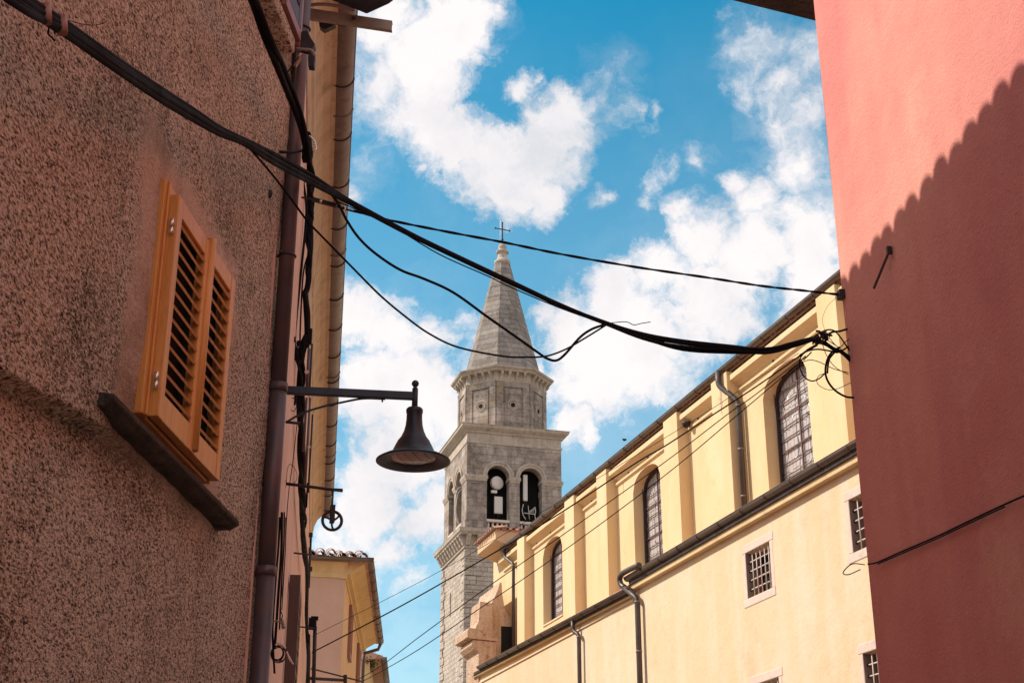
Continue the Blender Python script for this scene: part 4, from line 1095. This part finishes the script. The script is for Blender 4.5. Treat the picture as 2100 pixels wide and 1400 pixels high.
# second house behind
H2 = at(758, 1372, 47.0); H2.z = 0
S2 = Frame(H2, hu, hn)
h2 = thing('stone_cottage', H2 + hu * 3, 'small weathered cottage with greenery on its roof behind the peach house', 'house')
z2 = at(768, 1352, 47).z
b = MB(); b.box(S2, 0, 7, -4, 0, 0, z2); b.build('wall', M['peachtrim'], h2)
b = MB(); moulding(b, S2, -.1, 7.2, [(-.05, z2), (.42, z2 + .05), (.42, z2 + .12), (-2, z2 + .8), (-4.2, z2 + .1), (-4.2, z2)]); b.build('roof', M['tile'], h2)
b = MB(); half_gutter(b, S2, -.1, 7.2, .44, z2 + .08, .10); b.build('gutter', M['gutter'], h2, fix=False)
b = MB(); random.seed(5)
c0 = at(757, 1357, 47.3)
for i in range(260):
    v = Vector((random.gauss(0, .11), random.gauss(0, .3), random.gauss(0, .11)))
    if v.length > .6: continue
    p = c0 + v; a = Vector((random.uniform(-1,1), random.uniform(-1,1), random.uniform(-1,1))).normalized() * .05; c_ = a.orthogonal().normalized() * .03
    b.add([p - a, p + c_, p + a, p - c_], [(0,1,2,3)])
for i in range(12):
    b.tube([c0 + Vector((random.uniform(-.2,.2), 0, -.3)), c0 + Vector((random.uniform(-.2,.25), 0, random.uniform(.1,.45)))], .008, 4)
k = MT('leaf_green', .7, .3); k.color(k.ramp(k.noise(8, 3), [(.3, (.035,.06,.02)), (.7, (.08,.11,.03))])); M['leaf'] = k.m
tag(b.build('roof_plant', M['leaf'], fix=False, org=c0), 'tuft of green plants growing over the cottage roof edge', 'plant')

# ------------------------------------------------------------------ street lamp
LY = 8.45
LB = FL.P(8.35, 0, 0)
lamp = thing('wall_lamp', at(592, 800, 8.36), 'dark blue-black wall lamp with a bell shaped shade on a straight arm', 'street lamp')
pa = at(588, 800, 8.36); pb = at(849, 812, LY)
b = MB(); b.bar(pa, pb, .035, .052); b.build('arm', M['lamp'], lamp, bevel=.006)
b = MB(); st_ = smoothpath([at(586, 866, 8.36), at(618, 848, 8.375), at(660, 834, 8.39), at(700, 825, 8.41), at(745, 817, 8.43), at(790, 818, 8.44)], 6)
b.tube(st_, .007, 6); b.tube([at(784, 818, 8.44), at(784, 824, 8.44)], .006, 6); b.tube([at(586, 865, 8.36), at(616, 868, 8.38)], .009, 6); b.build('stay', M['lamp'], lamp)
ac_ = at(851, 812, LY); cx, cy = ac_.x, ac_.y
def lz(y): return at(851, y, LY).z
def lr(px): return px * LY / 2755.0
ctr = Vector((cx, cy, 0))
b = MB(); b.tube([ctr + Vector((0,0,lz(842))), ctr + Vector((0,0,lz(797)))], lr(6.2), 14); b.lathe(ctr, [(lr(6.2), lz(797)), (lr(4.5), lz(795)), (lr(3.6), lz(793)), (lr(3.6), lz(792))], 14)
b.ball(ctr + Vector((0,0,lz(786.5))), lr(7.6), 16); b.build('finial', M['lamp'], lamp)
b = MB()
zbr = lz(944.5)
prof = [(lr(2), lz(836)), (lr(15), lz(837)), (lr(17.3), lz(840)), (lr(17.3), lz(846)), (lr(16), lz(848)), (lr(16.3), lz(860)), (lr(17.5), lz(872)), (lr(20.5), lz(884)), (lr(26), lz(896)),
        (lr(33), lz(905)), (lr(33.6), lz(907)), (lr(37), lz(913)), (lr(40), lz(919.5)), (lr(46), zbr + .040), (lr(60), zbr + .026), (lr(70), zbr + .010), (lr(75.5), zbr), (lr(75.5), zbr - .006),
        (lr(70), zbr - .006), (lr(58), zbr + .003), (lr(48), zbr + .010), (lr(46), zbr + .018), (lr(44), zbr + .04)]
b.lathe(ctr, prof, 48); b.build('shade', M['lamp'], lamp, fix=False)
k = MT('lamp_glass', .12, .6); sx = k.N('ShaderNodeSeparateXYZ'); k.L(k.mapped((1,1,1), (0,0,R(20))), sx.inputs[0])
wv = k.math('SINE', k.math('MULTIPLY', sx.outputs[0], 110.0))
k.color(k.mix(k.ramp(wv, [(.90, 0.0), (.98, 1.0)]), k.mix(k.ramp(k.noise(16, 5, .6), [(.35, 0.0), (.65, 1.0)]), (.26,.17,.15), (.46,.33,.29)), (.04,.03,.03))); k.bump(k.noise(20, 4), .004); M['lampglass'] = k.m
b = MB(); b.lathe(ctr, [(.001, zbr - .002), (lr(30), zbr + .004), (lr(45.5), zbr + .016)], 40); b.build('lens', M['lampglass'], lamp, fix=False)

# ------------------------------------------------------------------ bracket, condenser and odds and ends at the top left
acu = thing('air_conditioner', at(740, 20, 9.2), 'dark air conditioner underside resting on its steel bracket high on the left', 'air conditioner')
b = MB(); q0, q1, q2 = at(748, 29, 8.95), at(806, 2, 8.45), at(700, 14, 9.0)
zq = q0.z
P_ = [Vector((p.x, p.y, zq)) for p in (q0,)]
def athz(px, py, z):
    d = ray(px, py); t = (z - CAMZ) / d.z; return Vector((d.x * t, d.y * t, z))
pts = [athz(752, 30, zq), athz(798, 9, zq), athz(806, 3, zq), athz(800, -80, zq), athz(665, -80, zq), athz(680, 2, zq), athz(728, 20, zq)]
b.prism(pts, Vector((0, 0, .5))); b.build('casing', M['lamp'], acu, bevel=.01)
b = MB(); b.tube(smoothpath([at(622, 13, 8.8), at(660, 9, 8.8), at(700, 14, 8.85), at(726, 21, 8.9)], 8), .013, 8)
for i in range(40):
    pass
b.build('hose', M['conduit'], acu)
br_ = thing('steel_bracket', at(700, 35, 8.9), 'long galvanised angle bar sticking out over the street under the air conditioner', 'bracket')
b = MB(); a0 = at(612, 21, 8.8); a1 = at(804, 50, 9.0); d_ = a1 - a0
nrm = Vector((0, -1, 0)); up = Vector((0, 0, 1))
b.prism([a0 + up*.026, a0 - up*.045, a1 - up*.045, a1 + up*.026], Vector((0, .006, 0)))
b.prism([a0 + up*.026 , a0 + up*.026 + Vector((0,.05,0)), a1 + up*.026 + Vector((0,.05,0)), a1 + up*.026], Vector((0, 0, .006)))
b.prism([a0 - up*.051 , a0 - up*.051 + Vector((0,.04,0)), a1 - up*.051 + Vector((0,.04,0)), a1 - up*.051], Vector((0, 0, .006)))
b.build('bar', M['steel'], br_)
b = MB(); b.tube([at(726, 37, 8.93), at(726, 37, 8.88)], .016, 8); b.build('bolt', M['iron'], br_)
b = MB(); b.prism([at(654, 45, 9.0), at(688, 50, 9.0), at(672, 58, 9.0), at(664, 61, 9.0), at(655, 54, 9.0)], Vector((0, .05, 0))); b.build('wedge', M['iron'], br_)
jb = thing('junction_box', at(628, 85, 7.45), 'dark broken junction box in front of the drainpipe below the angle bar', 'junction box')
b = MB(); b.prism([at(*p, 7.45) for p in ((612, 95), (618, 64), (630, 61), (638, 78), (646, 90), (640, 103), (628, 100))], Vector((0, .07, 0))); b.build('box', M['iron'], jb, bevel=.006)
b = MB(); b.prism([at(*p, 7.43) for p in ((633, 104), (646, 112), (644, 137), (632, 136), (631, 120))], Vector((0, .05, 0))); b.build('plug', M['iron'], jb, bevel=.005)
b = MB(); b.tube(smoothpath([at(608, 100, 7.42), at(622, 102, 7.42), at(638, 104, 7.43), at(645, 116, 7.44)], 8), .011, 8)
for i in range(10):
    p = at(610 + 1.6 * i, 100 + .25 * i, 8.45)
b.build('hose', M['conduit'], jb)
vr = thing('cable_connector', at(613, 122, 7.42), 'ribbed brown connector hanging on a thin wire across the drainpipe', 'connector')
b = MB(); p0, p1 = at(604, 136, 7.42), at(620, 112, 7.42); b.bar(p0, p1, .030, .02); b.build('body', M['redwood'], vr, bevel=.003)
b = MB()
for i in range(9):
    c_ = p0.lerp(p1, (i + .5) / 9); b.ball(c_ + Vector((-.006, -.014, 0)), .007, 6, (1.4, 1, .6))
b.build('ribs', M['white'], vr)
b = MB(); b.tube(smoothpath([at(587, 152, 7.36), at(596, 140, 7.38), at(610, 120, 7.4), at(622, 106, 7.42)], 5), .005, 6); b.build('wire', M['black'], vr)

# ------------------------------------------------------------------ pulley on its rod
pul = thing('pulley', at(681, 1068, 11.85), 'spoked iron pulley wheel hanging from a rod on the pink house', 'pulley')
b = MB(); b.tube([at(583, 991, 11.8), at(703, 1006, 11.86)], .014, 8); b.box(Frame(at(688, 1004, 11.84), FL.n, -FL.u), -.03, .06, -.01, .01, -.012, .012); b.build('rod', M['iron'], pul)
b = MB(); b.tube([at(681, 1006, 11.85), at(683, 1018, 11.85), at(681, 1024, 11.85), at(681, 1034, 11.85)], .007, 6); b.build('hook', M['iron'], pul)
b = MB(); wc = at(681, 1067, 11.85); rr = .082
plane_u = Vector((.97, .24, 0)).normalized()
b.tube([wc + plane_u * rr * math.cos(t) + Vector((0,0,1)) * rr * math.sin(t) for t in [2*math.pi*i/28 for i in range(28)]], .0135, 8, close=True)
for s in (.3, 2.4, 4.5):
    pts = [wc + plane_u * r_ * math.cos(s + r_ * 5) + Vector((0,0,1)) * r_ * math.sin(s + r_ * 5) for r_ in (.012, .03, .055, .08)]
    b.tube(pts, .010, 6)
b.ball(wc, .024, 10); b.build('wheel', M['iron'], pul)
b = MB()
for s in (-1, 1):
    o_ = plane_u.cross(Vector((0,0,1))) * .022 * s
    b.bar(wc + o_ + Vector((0,0,-.02)), wc + o_ + Vector((0,0,.135)), .040, .006)
b.build('fork', M['iron'], pul)

# ------------------------------------------------------------------ cables across the street
def cable(name, label, strands, cat='cable', group=None, m='black', names=None):
    """strands: list of (points, radius)"""
    if len(strands) == 1:
        b = MB(); b.tube(strands[0][0], strands[0][1], 7); return tag(b.build(name, M[m], org=strands[0][0][0]), label, cat, group)
    t = thing(name, strands[0][0][0], label, cat, group)
    for i, (p, r) in enumerate(strands):
        b = MB(); b.tube(p, r, 7); b.build('strand', M[m], t)
    return t
def twist(path, r, turns, ph, amp=None):
    out = []; n = len(path); amp = amp or r
    for i, p in enumerate(path):
        t = (path[min(i+1, n-1)] - path[max(i-1, 0)]).normalized(); x = t.cross(Vector((0,0,1))).normalized(); y = x.cross(t)
        a = 2 * math.pi * turns * i / (n - 1) + ph; out.append(p + x * amp * math.cos(a) + y * amp * math.sin(a))
    return out
def dense(path, k=4): return smoothpath(path, k)
mainp = [(-60,-75,3.1),(55,8,3.45),(140,62,3.9),(240,132,4.4),(330,192,4.95),(400,236,5.4),(450,268,5.75)]
mid = [(500,291,6.15),(560,325,6.7),(640,370,7.5),(700,405,8.0),(760,438,8.15),(850,486,8.3),(950,534,8.5),(1050,581,8.65),(1150,627,8.8),(1240,661,8.9),(1320,688,8.95),(1400,703,9.0),(1500,713,9.0),(1570,716,9.0),(1625,706,9.0),(1680,693,9.0)]
def shift(P_, f): return [(x, y + f(i / (len(P_) - 1)), Y) for i, (x, y, Y) in enumerate(P_)]
full = mainp + mid
S = []
S.append((wire(full), .0145))
S.append((wire([(x, y + d, Y) for (x, y, Y), d in zip(full, (-14,-12,-10,-9,-9,-8,-6,-5,-10,-10,-4,-3,-3,-3,-3,-2,0,-3,-4,-3,1,-2,2))]), .0125))
S.append((wire([(x, y + d, Y) for (x, y, Y), d in zip(full, (12,11,13,13,14,12,7,4,9,7,3,2,1,1,1,0,2,6,9,5,7,4,-1))]), .0125))
S.append((wire([(x, y + d, Y + .02) for (x, y, Y), d in zip(full, (-2,-1,3,5,5,4,2,-2,-10,-11,-5,-1,-1,0,0,0,1,5,14,10,5,-3,-4))]), .0095))
S.append((wire([(x, y + d, Y - .02) for (x, y, Y), d in zip(full[:9], (20,17,4,4,3,2,1,0,0))]), .011))
cable('cable_bundle', 'thick black bundle of cables sagging across the street from upper left to the red house', S)
b = MB()
for (x, y, Y) in ((97, 32, 3.65), (130, 55, 3.83)):
    c_ = at(x, y, Y - .03); b.tube([c_ + Vector((-.004,-.01,.03)), c_ + Vector((.006,-.012,-.034))], .016, 8)
tag(b.build('cable_ties', M['redwood'], org=at(110, 45, 3.7)), 'reddish tape wraps round the near end of the cable bundle', 'cable tie')
for (P_, r, lab) in (([(98,40,3.7),(100,58,3.7),(99,70,3.7),(107,78,3.7),(112,84,3.7)], .003, 'short stub of black wire dangling below the near end of the cable bundle'),
                ([(140,42,3.85),(165,49,3.85),(190,52,3.85),(205,50,3.85),(218,45,3.85)], .0012, 'thin wire end curling up from the cable bundle')):
    tag(MB().tube(wire(P_), r, 6).build('wire_end', M['black'], org=at(*P_[0])), lab, 'wire')
tp = dense(wire([(652,412),(780,447),(900,472),(1033,497),(1150,521),(1300,547),(1450,569),(1560,586),(1650,596),(1728,605)], 8.1, 9.12), 3)
cable('twisted_cable', 'single twisted black cable running above the bundle to a hook near the church gutter', [(twist(tp, .006, 11, 0, .0034), .0062), (twist(tp, .006, 11, math.pi, .0034), .0062)])
cable('thin_cable', 'thin black cable running just under the bundle in front of the spire', [(wire([(690,412),(800,462),(900,521),(1000,566),(1050,590),(1150,632),(1240,664),(1330,696),(1420,711),(1500,716)], 8.0, 9.0), .0042)])
cable('drooping_cable', 'thick black cable drooping to a low bend right of the spire', [(wire([(672,388),(695,420),(710,450),(735,487),(770,520),(820,553),(870,572),(930,600),(1000,650),(1060,692),(1105,724),(1122,735),(1140,739),(1158,727),(1190,691),(1215,674),(1242,665)], 7.9, 8.9), .0090)])
cable('drooping_wire', 'thinner black cable hanging lowest, crossing the foot of the spire', [(wire([(505,296),(560,360),(600,412),(632,455),(680,505),(730,556),(780,606),(830,648),(880,684),(940,712),(1030,730),(1080,732),(1120,730),(1160,716),(1200,693),(1242,667)], 6.3, 8.9), .0062)])
cable('frayed_end', 'short frayed wire end curling above the cable bundle right of the spire', [(wire([(1240,664),(1262,661),(1285,660),(1300,666),(1315,663),(1334,660)], 8.9, 8.95), .003)])
# coils and knots by the red corner
RY = 9.0
k1 = cable('cable_coil', 'large loose loop of black cable hanging beside the red corner', [(wire([(1722,712,9.05),(1706,722,9.0),(1696,740,9.0),(1693,765,9.0),(1700,785,9.0),(1715,802,9.0),(1735,813,9.05),(1752,815,9.1)]), .0075),
   (wire([(1718,716,9.05),(1702,734,9.0),(1698,752,9.0),(1697,765,9.0)]), .0065)])
cable('small_cable_coil', 'smaller round loop of black cable left of the large loop', [(wire([(1650,722,8.95),(1641,735,8.95),(1640,750,8.95),(1645,766,8.95),(1655,777,8.95),(1667,781,8.95),(1680,776,8.97),(1692,765,9.0)]), .0048)])
cable('wire_loop', 'hair thin wire loop under the two cable loops', [(wire([(1692,765),(1680,770),(1675,778),(1678,788),(1692,797),(1708,799),(1725,794),(1745,784)], 8.98, 9.05), .0024)])
cable('loop_tail', 'thin cable arching from the small loop to the red house', [(wire([(1642,744),(1660,738),(1680,742),(1710,756),(1740,764)], 8.95, 9.08), .0030)])
cable('cable_tail', 'arching black cable over the knot to the red house', [(wire([(1660,697),(1680,683),(1698,676),(1712,679),(1724,692),(1733,705),(1745,722)], 9.0, 9.1), .0055)])
cable('entry_cable', 'short thick cable entering the red house above the knot', [(wire([(1694,690),(1706,681),(1722,679),(1736,675),(1760,670)], 9.0, 9.15), .0075)])
cable('heavy_entry_cable', 'heavy bunch of cable dropping from the knot into the red house', [(wire([(1672,696),(1690,702),(1708,714),(1722,720),(1735,730),(1752,748)], 9.0, 9.12), .013), (wire([(1668,700),(1692,706),(1712,718),(1728,722),(1752,740)], 9.0, 9.12), .010)])
cable('bent_cable', 'black cable bent back from the wire clamps to the red house', [(wire([(1640,730),(1655,720),(1676,716),(1700,719),(1720,722),(1748,705)], 8.95, 9.12), .0060)])
cable('straight_wire', 'pair of straight thin wires leading down right from the knot', [(wire([(1692,694),(1712,707),(1728,718)], 9.0, 9.08), .003), (wire([(1700,692),(1720,712),(1735,700),(1750,690)], 9.0, 9.1), .003)])
cable('red_wire', 'reddish wire looping down from the knot through the large loop', [(wire([(1684,698),(1690,715),(1695,728),(1705,744),(1718,756),(1740,768)], 9.0, 9.08), .0028)], m='redwood')
cable('hair_wire', 'hair thin wire bowing down from the twisted cable to the knot', [(wire([(1720,606),(1700,624),(1689,645),(1687,660),(1692,678)], 9.1, 9.0), .0014)], m='redwood')
b = MB(); random.seed(9)
kc = at(1694, 689, 8.98)
for i in range(14):
    p = kc + Vector((random.gauss(0,.018), random.gauss(0,.012), random.gauss(0,.012))); q = p + Vector((random.uniform(-.05,.05), random.uniform(-.02,.02), random.uniform(-.03,.03)))
    b.tube([p, (p+q)/2 + Vector((0,0,.01)), q], .007, 6)
for i in range(6):
    c_ = at(1668 + 5*i, 698 - 1.2 * i, 8.97); b.tube([c_ + Vector((0,-.02,.02)), c_ + Vector((0,.02,-.02))], .006, 6)
tag(b.build('cable_knot', M['iron'], org=kc), 'knotted clamp of wires where the bundle meets the service cables', 'cable clamp')
b = MB(); b.box(Frame(at(1728, 604, 9.1), RW.u, RW.n), -.03, .04, -.03, .03, -.03, .03); b.tube([at(1722,604,9.1), at(1735,598,9.12)], .01, 6)
tag(b.build('cable_hook', M['iron'], org=at(1728,604,9.1)), 'iron hook holding the twisted cable at the red corner', 'hook')
b = MB()
for (x0, y0, x1, y1, r) in ((1682,702,1655,718,.008),(1658,716,1636,733,.008),(1676,708,1640,728,.006),(1664,722,1648,738,.005),(1652,730,1640,741,.005)):
    b.tube([at(x0,y0,8.97), at(x1,y1,8.95)], r, 6)
tag(b.build('wire_clamp', M['iron'], org=at(1660,718,8.96)), 'row of slim wedge clamps pulling the service wires tight', 'wire clamp')
# service wires to the far houses
svc = [('service_cable', 'thickest service wire running down left along the church gutter line', [(1642,728),(1550,793),(1450,858),(1361,916),(1304,949),(1150,1051),(1020,1129),(860,1221),(760,1275),(640,1337)], 8.95, 25.5, .011),
       ('service_wire', 'hair thin service wire above the thickest one, ending on the pink house', [(1638,724),(1540,784),(1441,850),(1250,966),(1066,1076),(860,1193),(640,1304)], 8.95, 25.5, .0042),
       ('service_wire', 'upper of the two thin service wires crossing the arched windows', [(1640,738),(1545,812),(1491,850),(1350,957),(1150,1099),(1000,1203),(860,1305),(785,1362),(735,1392)], 8.95, 34, .0075),
       ('service_wire', 'lowest service wire crossing the arched windows', [(1638,744),(1513,850),(1350,985),(1150,1133),(1000,1236),(860,1330),(785,1374),(740,1398)], 8.95, 34, .0075)]
for n_, lab, pts, Y0, Y1, r in svc:
    L = [0]
    for a, c_ in zip(pts, pts[1:]): L.append(L[-1] + math.hypot(c_[0]-a[0], c_[1]-a[1]))
    # a straight span in space: 1/Y is linear along its picture
    P_ = [(p[0], p[1], 1 / (1/Y0 + (1/Y1 - 1/Y0) * l / L[-1])) for p, l in zip(pts, L)]
    path = wire(P_); rs = [r * (.45 + .55 * min(1, (p.y - 9) / 16)) for p in path]
    tag(MB().tube(path, rs, 6).build(n_, M['black'], org=path[0]), lab, 'wire', 'service wires across the church')
# cable on the red wall
pts = [(1772,1163,.05),(1780,1156,.03),(1800,1152,.02),(1850,1130,.015),(1920,1100,.015),(2000,1062,.02),(2060,1034,.02),(2110,1012,.015)]
P_ = []
for (x, y, n_) in pts: 
    u, z = RW.hit(x, y, n_); P_.append(RW.P(u, n_, z))
loop = [RW.P(8.73, .03, RW.hit(1782,1152,.03)[1]), RW.P(8.80, .09, RW.hit(1775,1150,.03)[1] ), RW.P(8.84, .14, RW.hit(1768,1164,.03)[1] -.02), RW.P(8.80, .12, RW.hit(1768,1168,.03)[1] - .03), RW.P(8.76, .05, RW.hit(1782,1160,.03)[1])]
b = MB(); b.tube(smoothpath(P_[1:]), .0052, 6); b.tube([p + Vector((0,0,-.012)) for p in smoothpath(P_[2:-1])], .004, 6)
b.tube(smoothpath(loop), .0035, 6)
tag(b.build('wall_cable', M['black'], org=P_[0]), 'thin black cable tacked across the shaded red wall with a loop at the corner', 'cable')

# ------------------------------------------------------------------ cables and fittings running down beside the drainpipe
cable('riser_cable', 'thick black cable coming down from the top left to the cable clamp at the drainpipe', [
    (wire([(480,-60,5.6),(515,0,6.1),(540,70,6.35),(565,130,6.65),(590,190,6.95),(610,240,7.2),(622,280,7.4),(630,330,7.6)]), .018),
    (wire([(500,-60,5.6),(527,5,6.1),(553,75,6.35),(576,125,6.65),(597,178,6.95),(618,238,7.2),(628,285,7.4),(634,330,7.6)]), .015)])
fp = [(628,275,11.2),(634,320,11.6),(638,370,11.8),(636,420,12),(635,450,12),(633,500,12),(630,560,12),(628,620,12),(626,690,12.1),(620,730,12.3),(617,800,12.5),(617,860,12.9),(618,930,13.6),(619,1000,14.3),(622,1060,15.6),(624,1110,17),(627,1170,19.5),(629,1230,22),(631,1290,24.5),(632,1345,26.3),(631,1420,27)]
b1 = dense(wire(fp), 2)
cable('wall_cable_bundle', 'bundle of black cables running down the pink house beside the drainpipe', [
    (twist(b1, .02, 5, 0, .016), .028), (twist(b1, .02, 7, 2.1, .024), .020), (twist(b1, .02, 9, 4.2, .028), .014)])
cable('side_cable', 'thinner looping black cable left of the cable bundle on the pink house', [
    (wire([(612,250,10.5),(615,300,11),(620,360,11.5),(628,420,11.8),(626,470,11.9),(620,530,11.9),(614,590,11.9),(608,650,11.9),(604,695,11.9),(610,740,12),(614,760,12.2)]), .012),
    (wire([(640,440,12),(636,500,12),(632,520,12),(622,560,12),(617,640,12),(615,700,12)]), .008)])
cc = thing('cable_clamp', at(628, 300, 7.6), 'black cable clamp block with a short bar where the riser meets the drainpipe', 'cable clamp')
b = MB(); b.prism([at(*p, 7.55) for p in ((613,268),(625,266),(632,300),(640,312),(630,325),(618,325),(620,290))], Vector((0,.06,0))); b.build('block', M['black'], cc, bevel=.004)
b = MB(); b.tube([at(560,311,7.5), at(600,313,7.5), at(618,309,7.55)], .010, 8); b.build('bar', M['iron'], cc)
b = MB(); b.tube(smoothpath([at(634,278,7.5), at(645,290,7.5), at(648,306,7.5), at(640,308,7.5)]), .005, 6); b.ball(at(644,296,7.5), .006, 8); b.build('clip', M['chrome'], cc)
ch_ = thing('cable_hanger', at(660, 415, 8.0), 'short dark bracket with a ring where the cables leave the pink house', 'hanger')
b = MB(); b.bar(at(618,405,8.0), at(645,409,8.0), .010, .010); b.bar(at(642,409,8.0), at(690,422,8.0), .02, .025); b.build('arm', M['iron'], ch_)
b = MB(); b.ball(at(658,413,7.98), .010, 8); b.build('bolt', M['chrome'], ch_)
b = MB(); b.tube([at(703 + 5*math.cos(t), 427 + 5*math.sin(t), 8.0) for t in [2*math.pi*i/12 for i in range(12)]], .003, 5, close=True); b.tube([at(708,427,8.0), at(725,431,8.02)], .002, 5); b.build('ring', M['chrome'], ch_)
# insulators, knots, conduits
random.seed(21)
for (x, y, w_, h_) in ((634,375,12,20),(628,700,14,26),(636,690,8,34),(603,696,7,10),(613,704,8,10),(646,372,8,14)):
    c_ = at(x, y, 11.6); s_ = 11.6 / 2750; b = MB()
    b.box(Frame(c_, FL.n, -FL.u), -w_/2*s_, w_/2*s_, -.03, .03, -h_/2*s_, h_/2*s_)
    tag(b.build('cable_fitting', M['black'], org=c_, bevel=.01), 'black insulator blocks clamped to the cables on the pink house', 'cable fitting', 'cable fittings on the pink house')
for i in range(5):
    p = wire([(603 + 3*i, 700, 11.9), (604 + random.uniform(-2,10), 725 + 4*i, 11.9), (612 + 2*i, 745 + random.uniform(-5,8), 12), (622 + random.uniform(-3,3), 715 + 9*i, 12.0)])
    tag(MB().tube(p, .0055, 6).build('tangled_wire', M['black'], org=p[0]), 'tangled thin wires below the insulator blocks on the pink house', 'wire', 'tangled wires on the pink house')
for i, (x, y0, y1, r, Y, m_) in enumerate(((634,715,800,.016,12.6,'pipe'),(640,705,800,.010,12.9,'iron'),(629,815,925,.012,12.8,'pipe'),(636,815,1000,.012,13.4,'pipe'),(641,850,1010,.010,14.2,'iron'),(631,990,1040,.010,14.5,'black'))):
    p0 = at(x, y0, Y); 
    p = [p0, Vector((p0.x, p0.y, at(x, y1, Y).z))]
    tag(MB().tube(p, r, 8).build('conduit', M[m_], org=p[0]), 'straight thin cable conduits fixed to the pink house beside the cable bundle', 'conduit', 'conduits on the pink house')
b = MB(); b.tube([at(629,762,12.3), at(629,762,12.2)], .02, 10); b.tube([at(634,916,12.5), at(634,916,12.4)], .015, 10)
tag(b.build('insulator', M['white'], org=at(629,762,12.3)), 'tiny pale round insulators on the conduits', 'insulator')
cable('wall_wire', 'fine brown wire drooping down the ochre eaves of the pink house', [(wire([(683,210),(680,270),(672,350),(666,410),(660,470),(650,540),(640,610)], 11, 12), .0022)], m='cornice')
cable('fine_wire', 'fine wire hanging down the pink wall with a small loop', [(wire([(613,830),(608,880),(600,950),(593,1000),(588,1060),(584,1150),(578,1250)], 11.7, 10.6), .0035),
      (wire([(586,1000),(590,960),(597,952),(607,965),(609,980),(603,990),(592,992),(585,985)], 11.6, 11.6), .0022)])
cable('wire_coil', 'small coil of thin wire behind the lamp arm', [(wire([(605,818),(598,816),(594,826),(597,840),(604,842),(608,830),(604,815)], 11.9, 11.9), .0035), (wire([(604,800),(606,815),(604,830)], 11.9, 11.9), .010)])
# lower left: cable ladder, coil, pale clip
for i, (pts, r, m_) in enumerate(((((578,1050),(577,1130),(572,1200),(566,1290),(563,1330)), .010, 'black'), (((583,1050),(582,1120),(577,1200),(573,1290)), .006, 'black'),
        (((586,1060),(585,1130),(580,1200),(575,1245),(579,1262),(574,1275)), .004, 'iron'), (((574,1060),(571,1120),(566,1180),(561,1250),(559,1300),(563,1380)), .008, 'black'))):
    P_ = [(x, y, 9.9) for x, y in pts]
    tag(MB().tube(wire(P_), r, 6).build('hanging_cable', M[m_], org=at(*P_[0])), 'black cables hanging close together beside the foot of the drainpipe', 'cable', 'cables beside the drainpipe foot')
cl = thing('cable_coil', at(572, 1340, 9.7), 'coil of thin cable tied with pale clips low beside the drainpipe', 'cable coil')
b = MB(); random.seed(4)
for j in range(5):
    a_, c_ = 13 + random.uniform(-2, 3), 15 + random.uniform(-2, 4)
    b.tube([at(568 + a_ * math.cos(t) + j, 1338 + c_ * math.sin(t) + j * .8, 9.6 + .01 * j) for t in [2*math.pi*i/20 for i in range(20)]], .0035, 5, close=True)
b.build('coil', M['black'], cl)
b = MB(); b.tube(wire([(588,1335,9.55),(592,1345,9.55),(597,1355,9.55),(602,1361,9.55)]), [.006]*6+[.008]*6+[.006]*6+[.003], 6); b.tube(wire([(565,1322,9.55),(574,1318,9.55),(586,1328,9.55)]), .007, 6); b.build('clip', M['white'], cl)
b = MB(); b.tube([at(557,1272,9.7), at(575,1273,9.7)], .007, 6); b.tube([at(578,1270,9.65), at(581,1285,9.65)], .012, 8); b.ball(at(581,1285,9.6), .014, 8); b.build('peg', M['steel'], cl)
ip = thing('insulator_post', at(645, 1330, 25), 'dark iron post with insulators where the service wires reach the pink house', 'post')
b = MB(); b.tube([at(646,1285,25.3), at(643,1400,25.3)], .035, 8); b.tube([at(633,1300,25.3), at(631,1400,25.3)], .03, 8); b.build('post', M['iron'], ip)
b = MB(); b.box(Frame(at(641,1277,25.2), FL.n, -FL.u), -.07, .07, -.05, .05, -.11, .09); b.box(Frame(at(641,1268,25.2), FL.n, -FL.u), -.03, .10, -.04, .04, -.02, .04); b.build('insulator', M['black'], ip)
b = MB(); b.bar(at(632,1390,25.3), at(707,1394,25.6), .03, .05); b.bar(at(638,1370,25.3), at(740,1396,26), .015, .025); b.bar(at(708,1383,25.6), at(708,1410,25.6), .06, .06); b.build('crossarm', M['iron'], ip)
for (x, y, x2) in ((626,1093,640),(604,1134,636),(627,1160,640)):
    pass
b = MB(); b.tube([at(638,1092,25), at(633,1205,25)], .022, 6); b.box(Frame(at(638,1095,24.9), FL.n, -FL.u), -.04, .03, -.02, .02, -.05, .03); b.box(Frame(at(637,1165,24.9), FL.n, -FL.u), -.04, .03, -.02, .02, -.05, .03)
tag(b.build('corner_rod', M['iron'], org=at(638,1150,25)), 'thin dark rod with clips on the far corner of the pink house', 'rod')

# bird on the gutter
u, z = NV.hit(1281, 903, .2)
P0 = NV.P(u, .2, z)
me = bpy.data.meshes.new('bird')
vv = [(0,0,0), (.05,0,.015), (.085,0,.045), (.11,0,.05), (.135,0,.045), (-.05,0,-.01), (-.11,0,-.02)]
me.from_pydata(vv, [(0,1),(1,2),(2,3),(3,4),(0,5),(5,6)], [])
bo = bpy.data.objects.new('bird', me); C.objects.link(bo); bo.location = P0 + Vector((0,0,.02)); me.materials.append(M['black'])
sk = bo.modifiers.new('skin', 'SKIN'); 
if not me.skin_vertices: 
    bpy.context.view_layer.objects.active = bo
for v_, r_ in zip(me.skin_vertices[0].data if me.skin_vertices else [], (.035,.032,.022,.02,.006,.026,.012)): v_.radius = (r_, r_)
bo.modifiers.new('sub', 'SUBSURF').render_levels = 1
bo.rotation_euler = (0, 0, R(110))
tag(bo, 'tiny dark bird perched on the upper church gutter', 'bird')
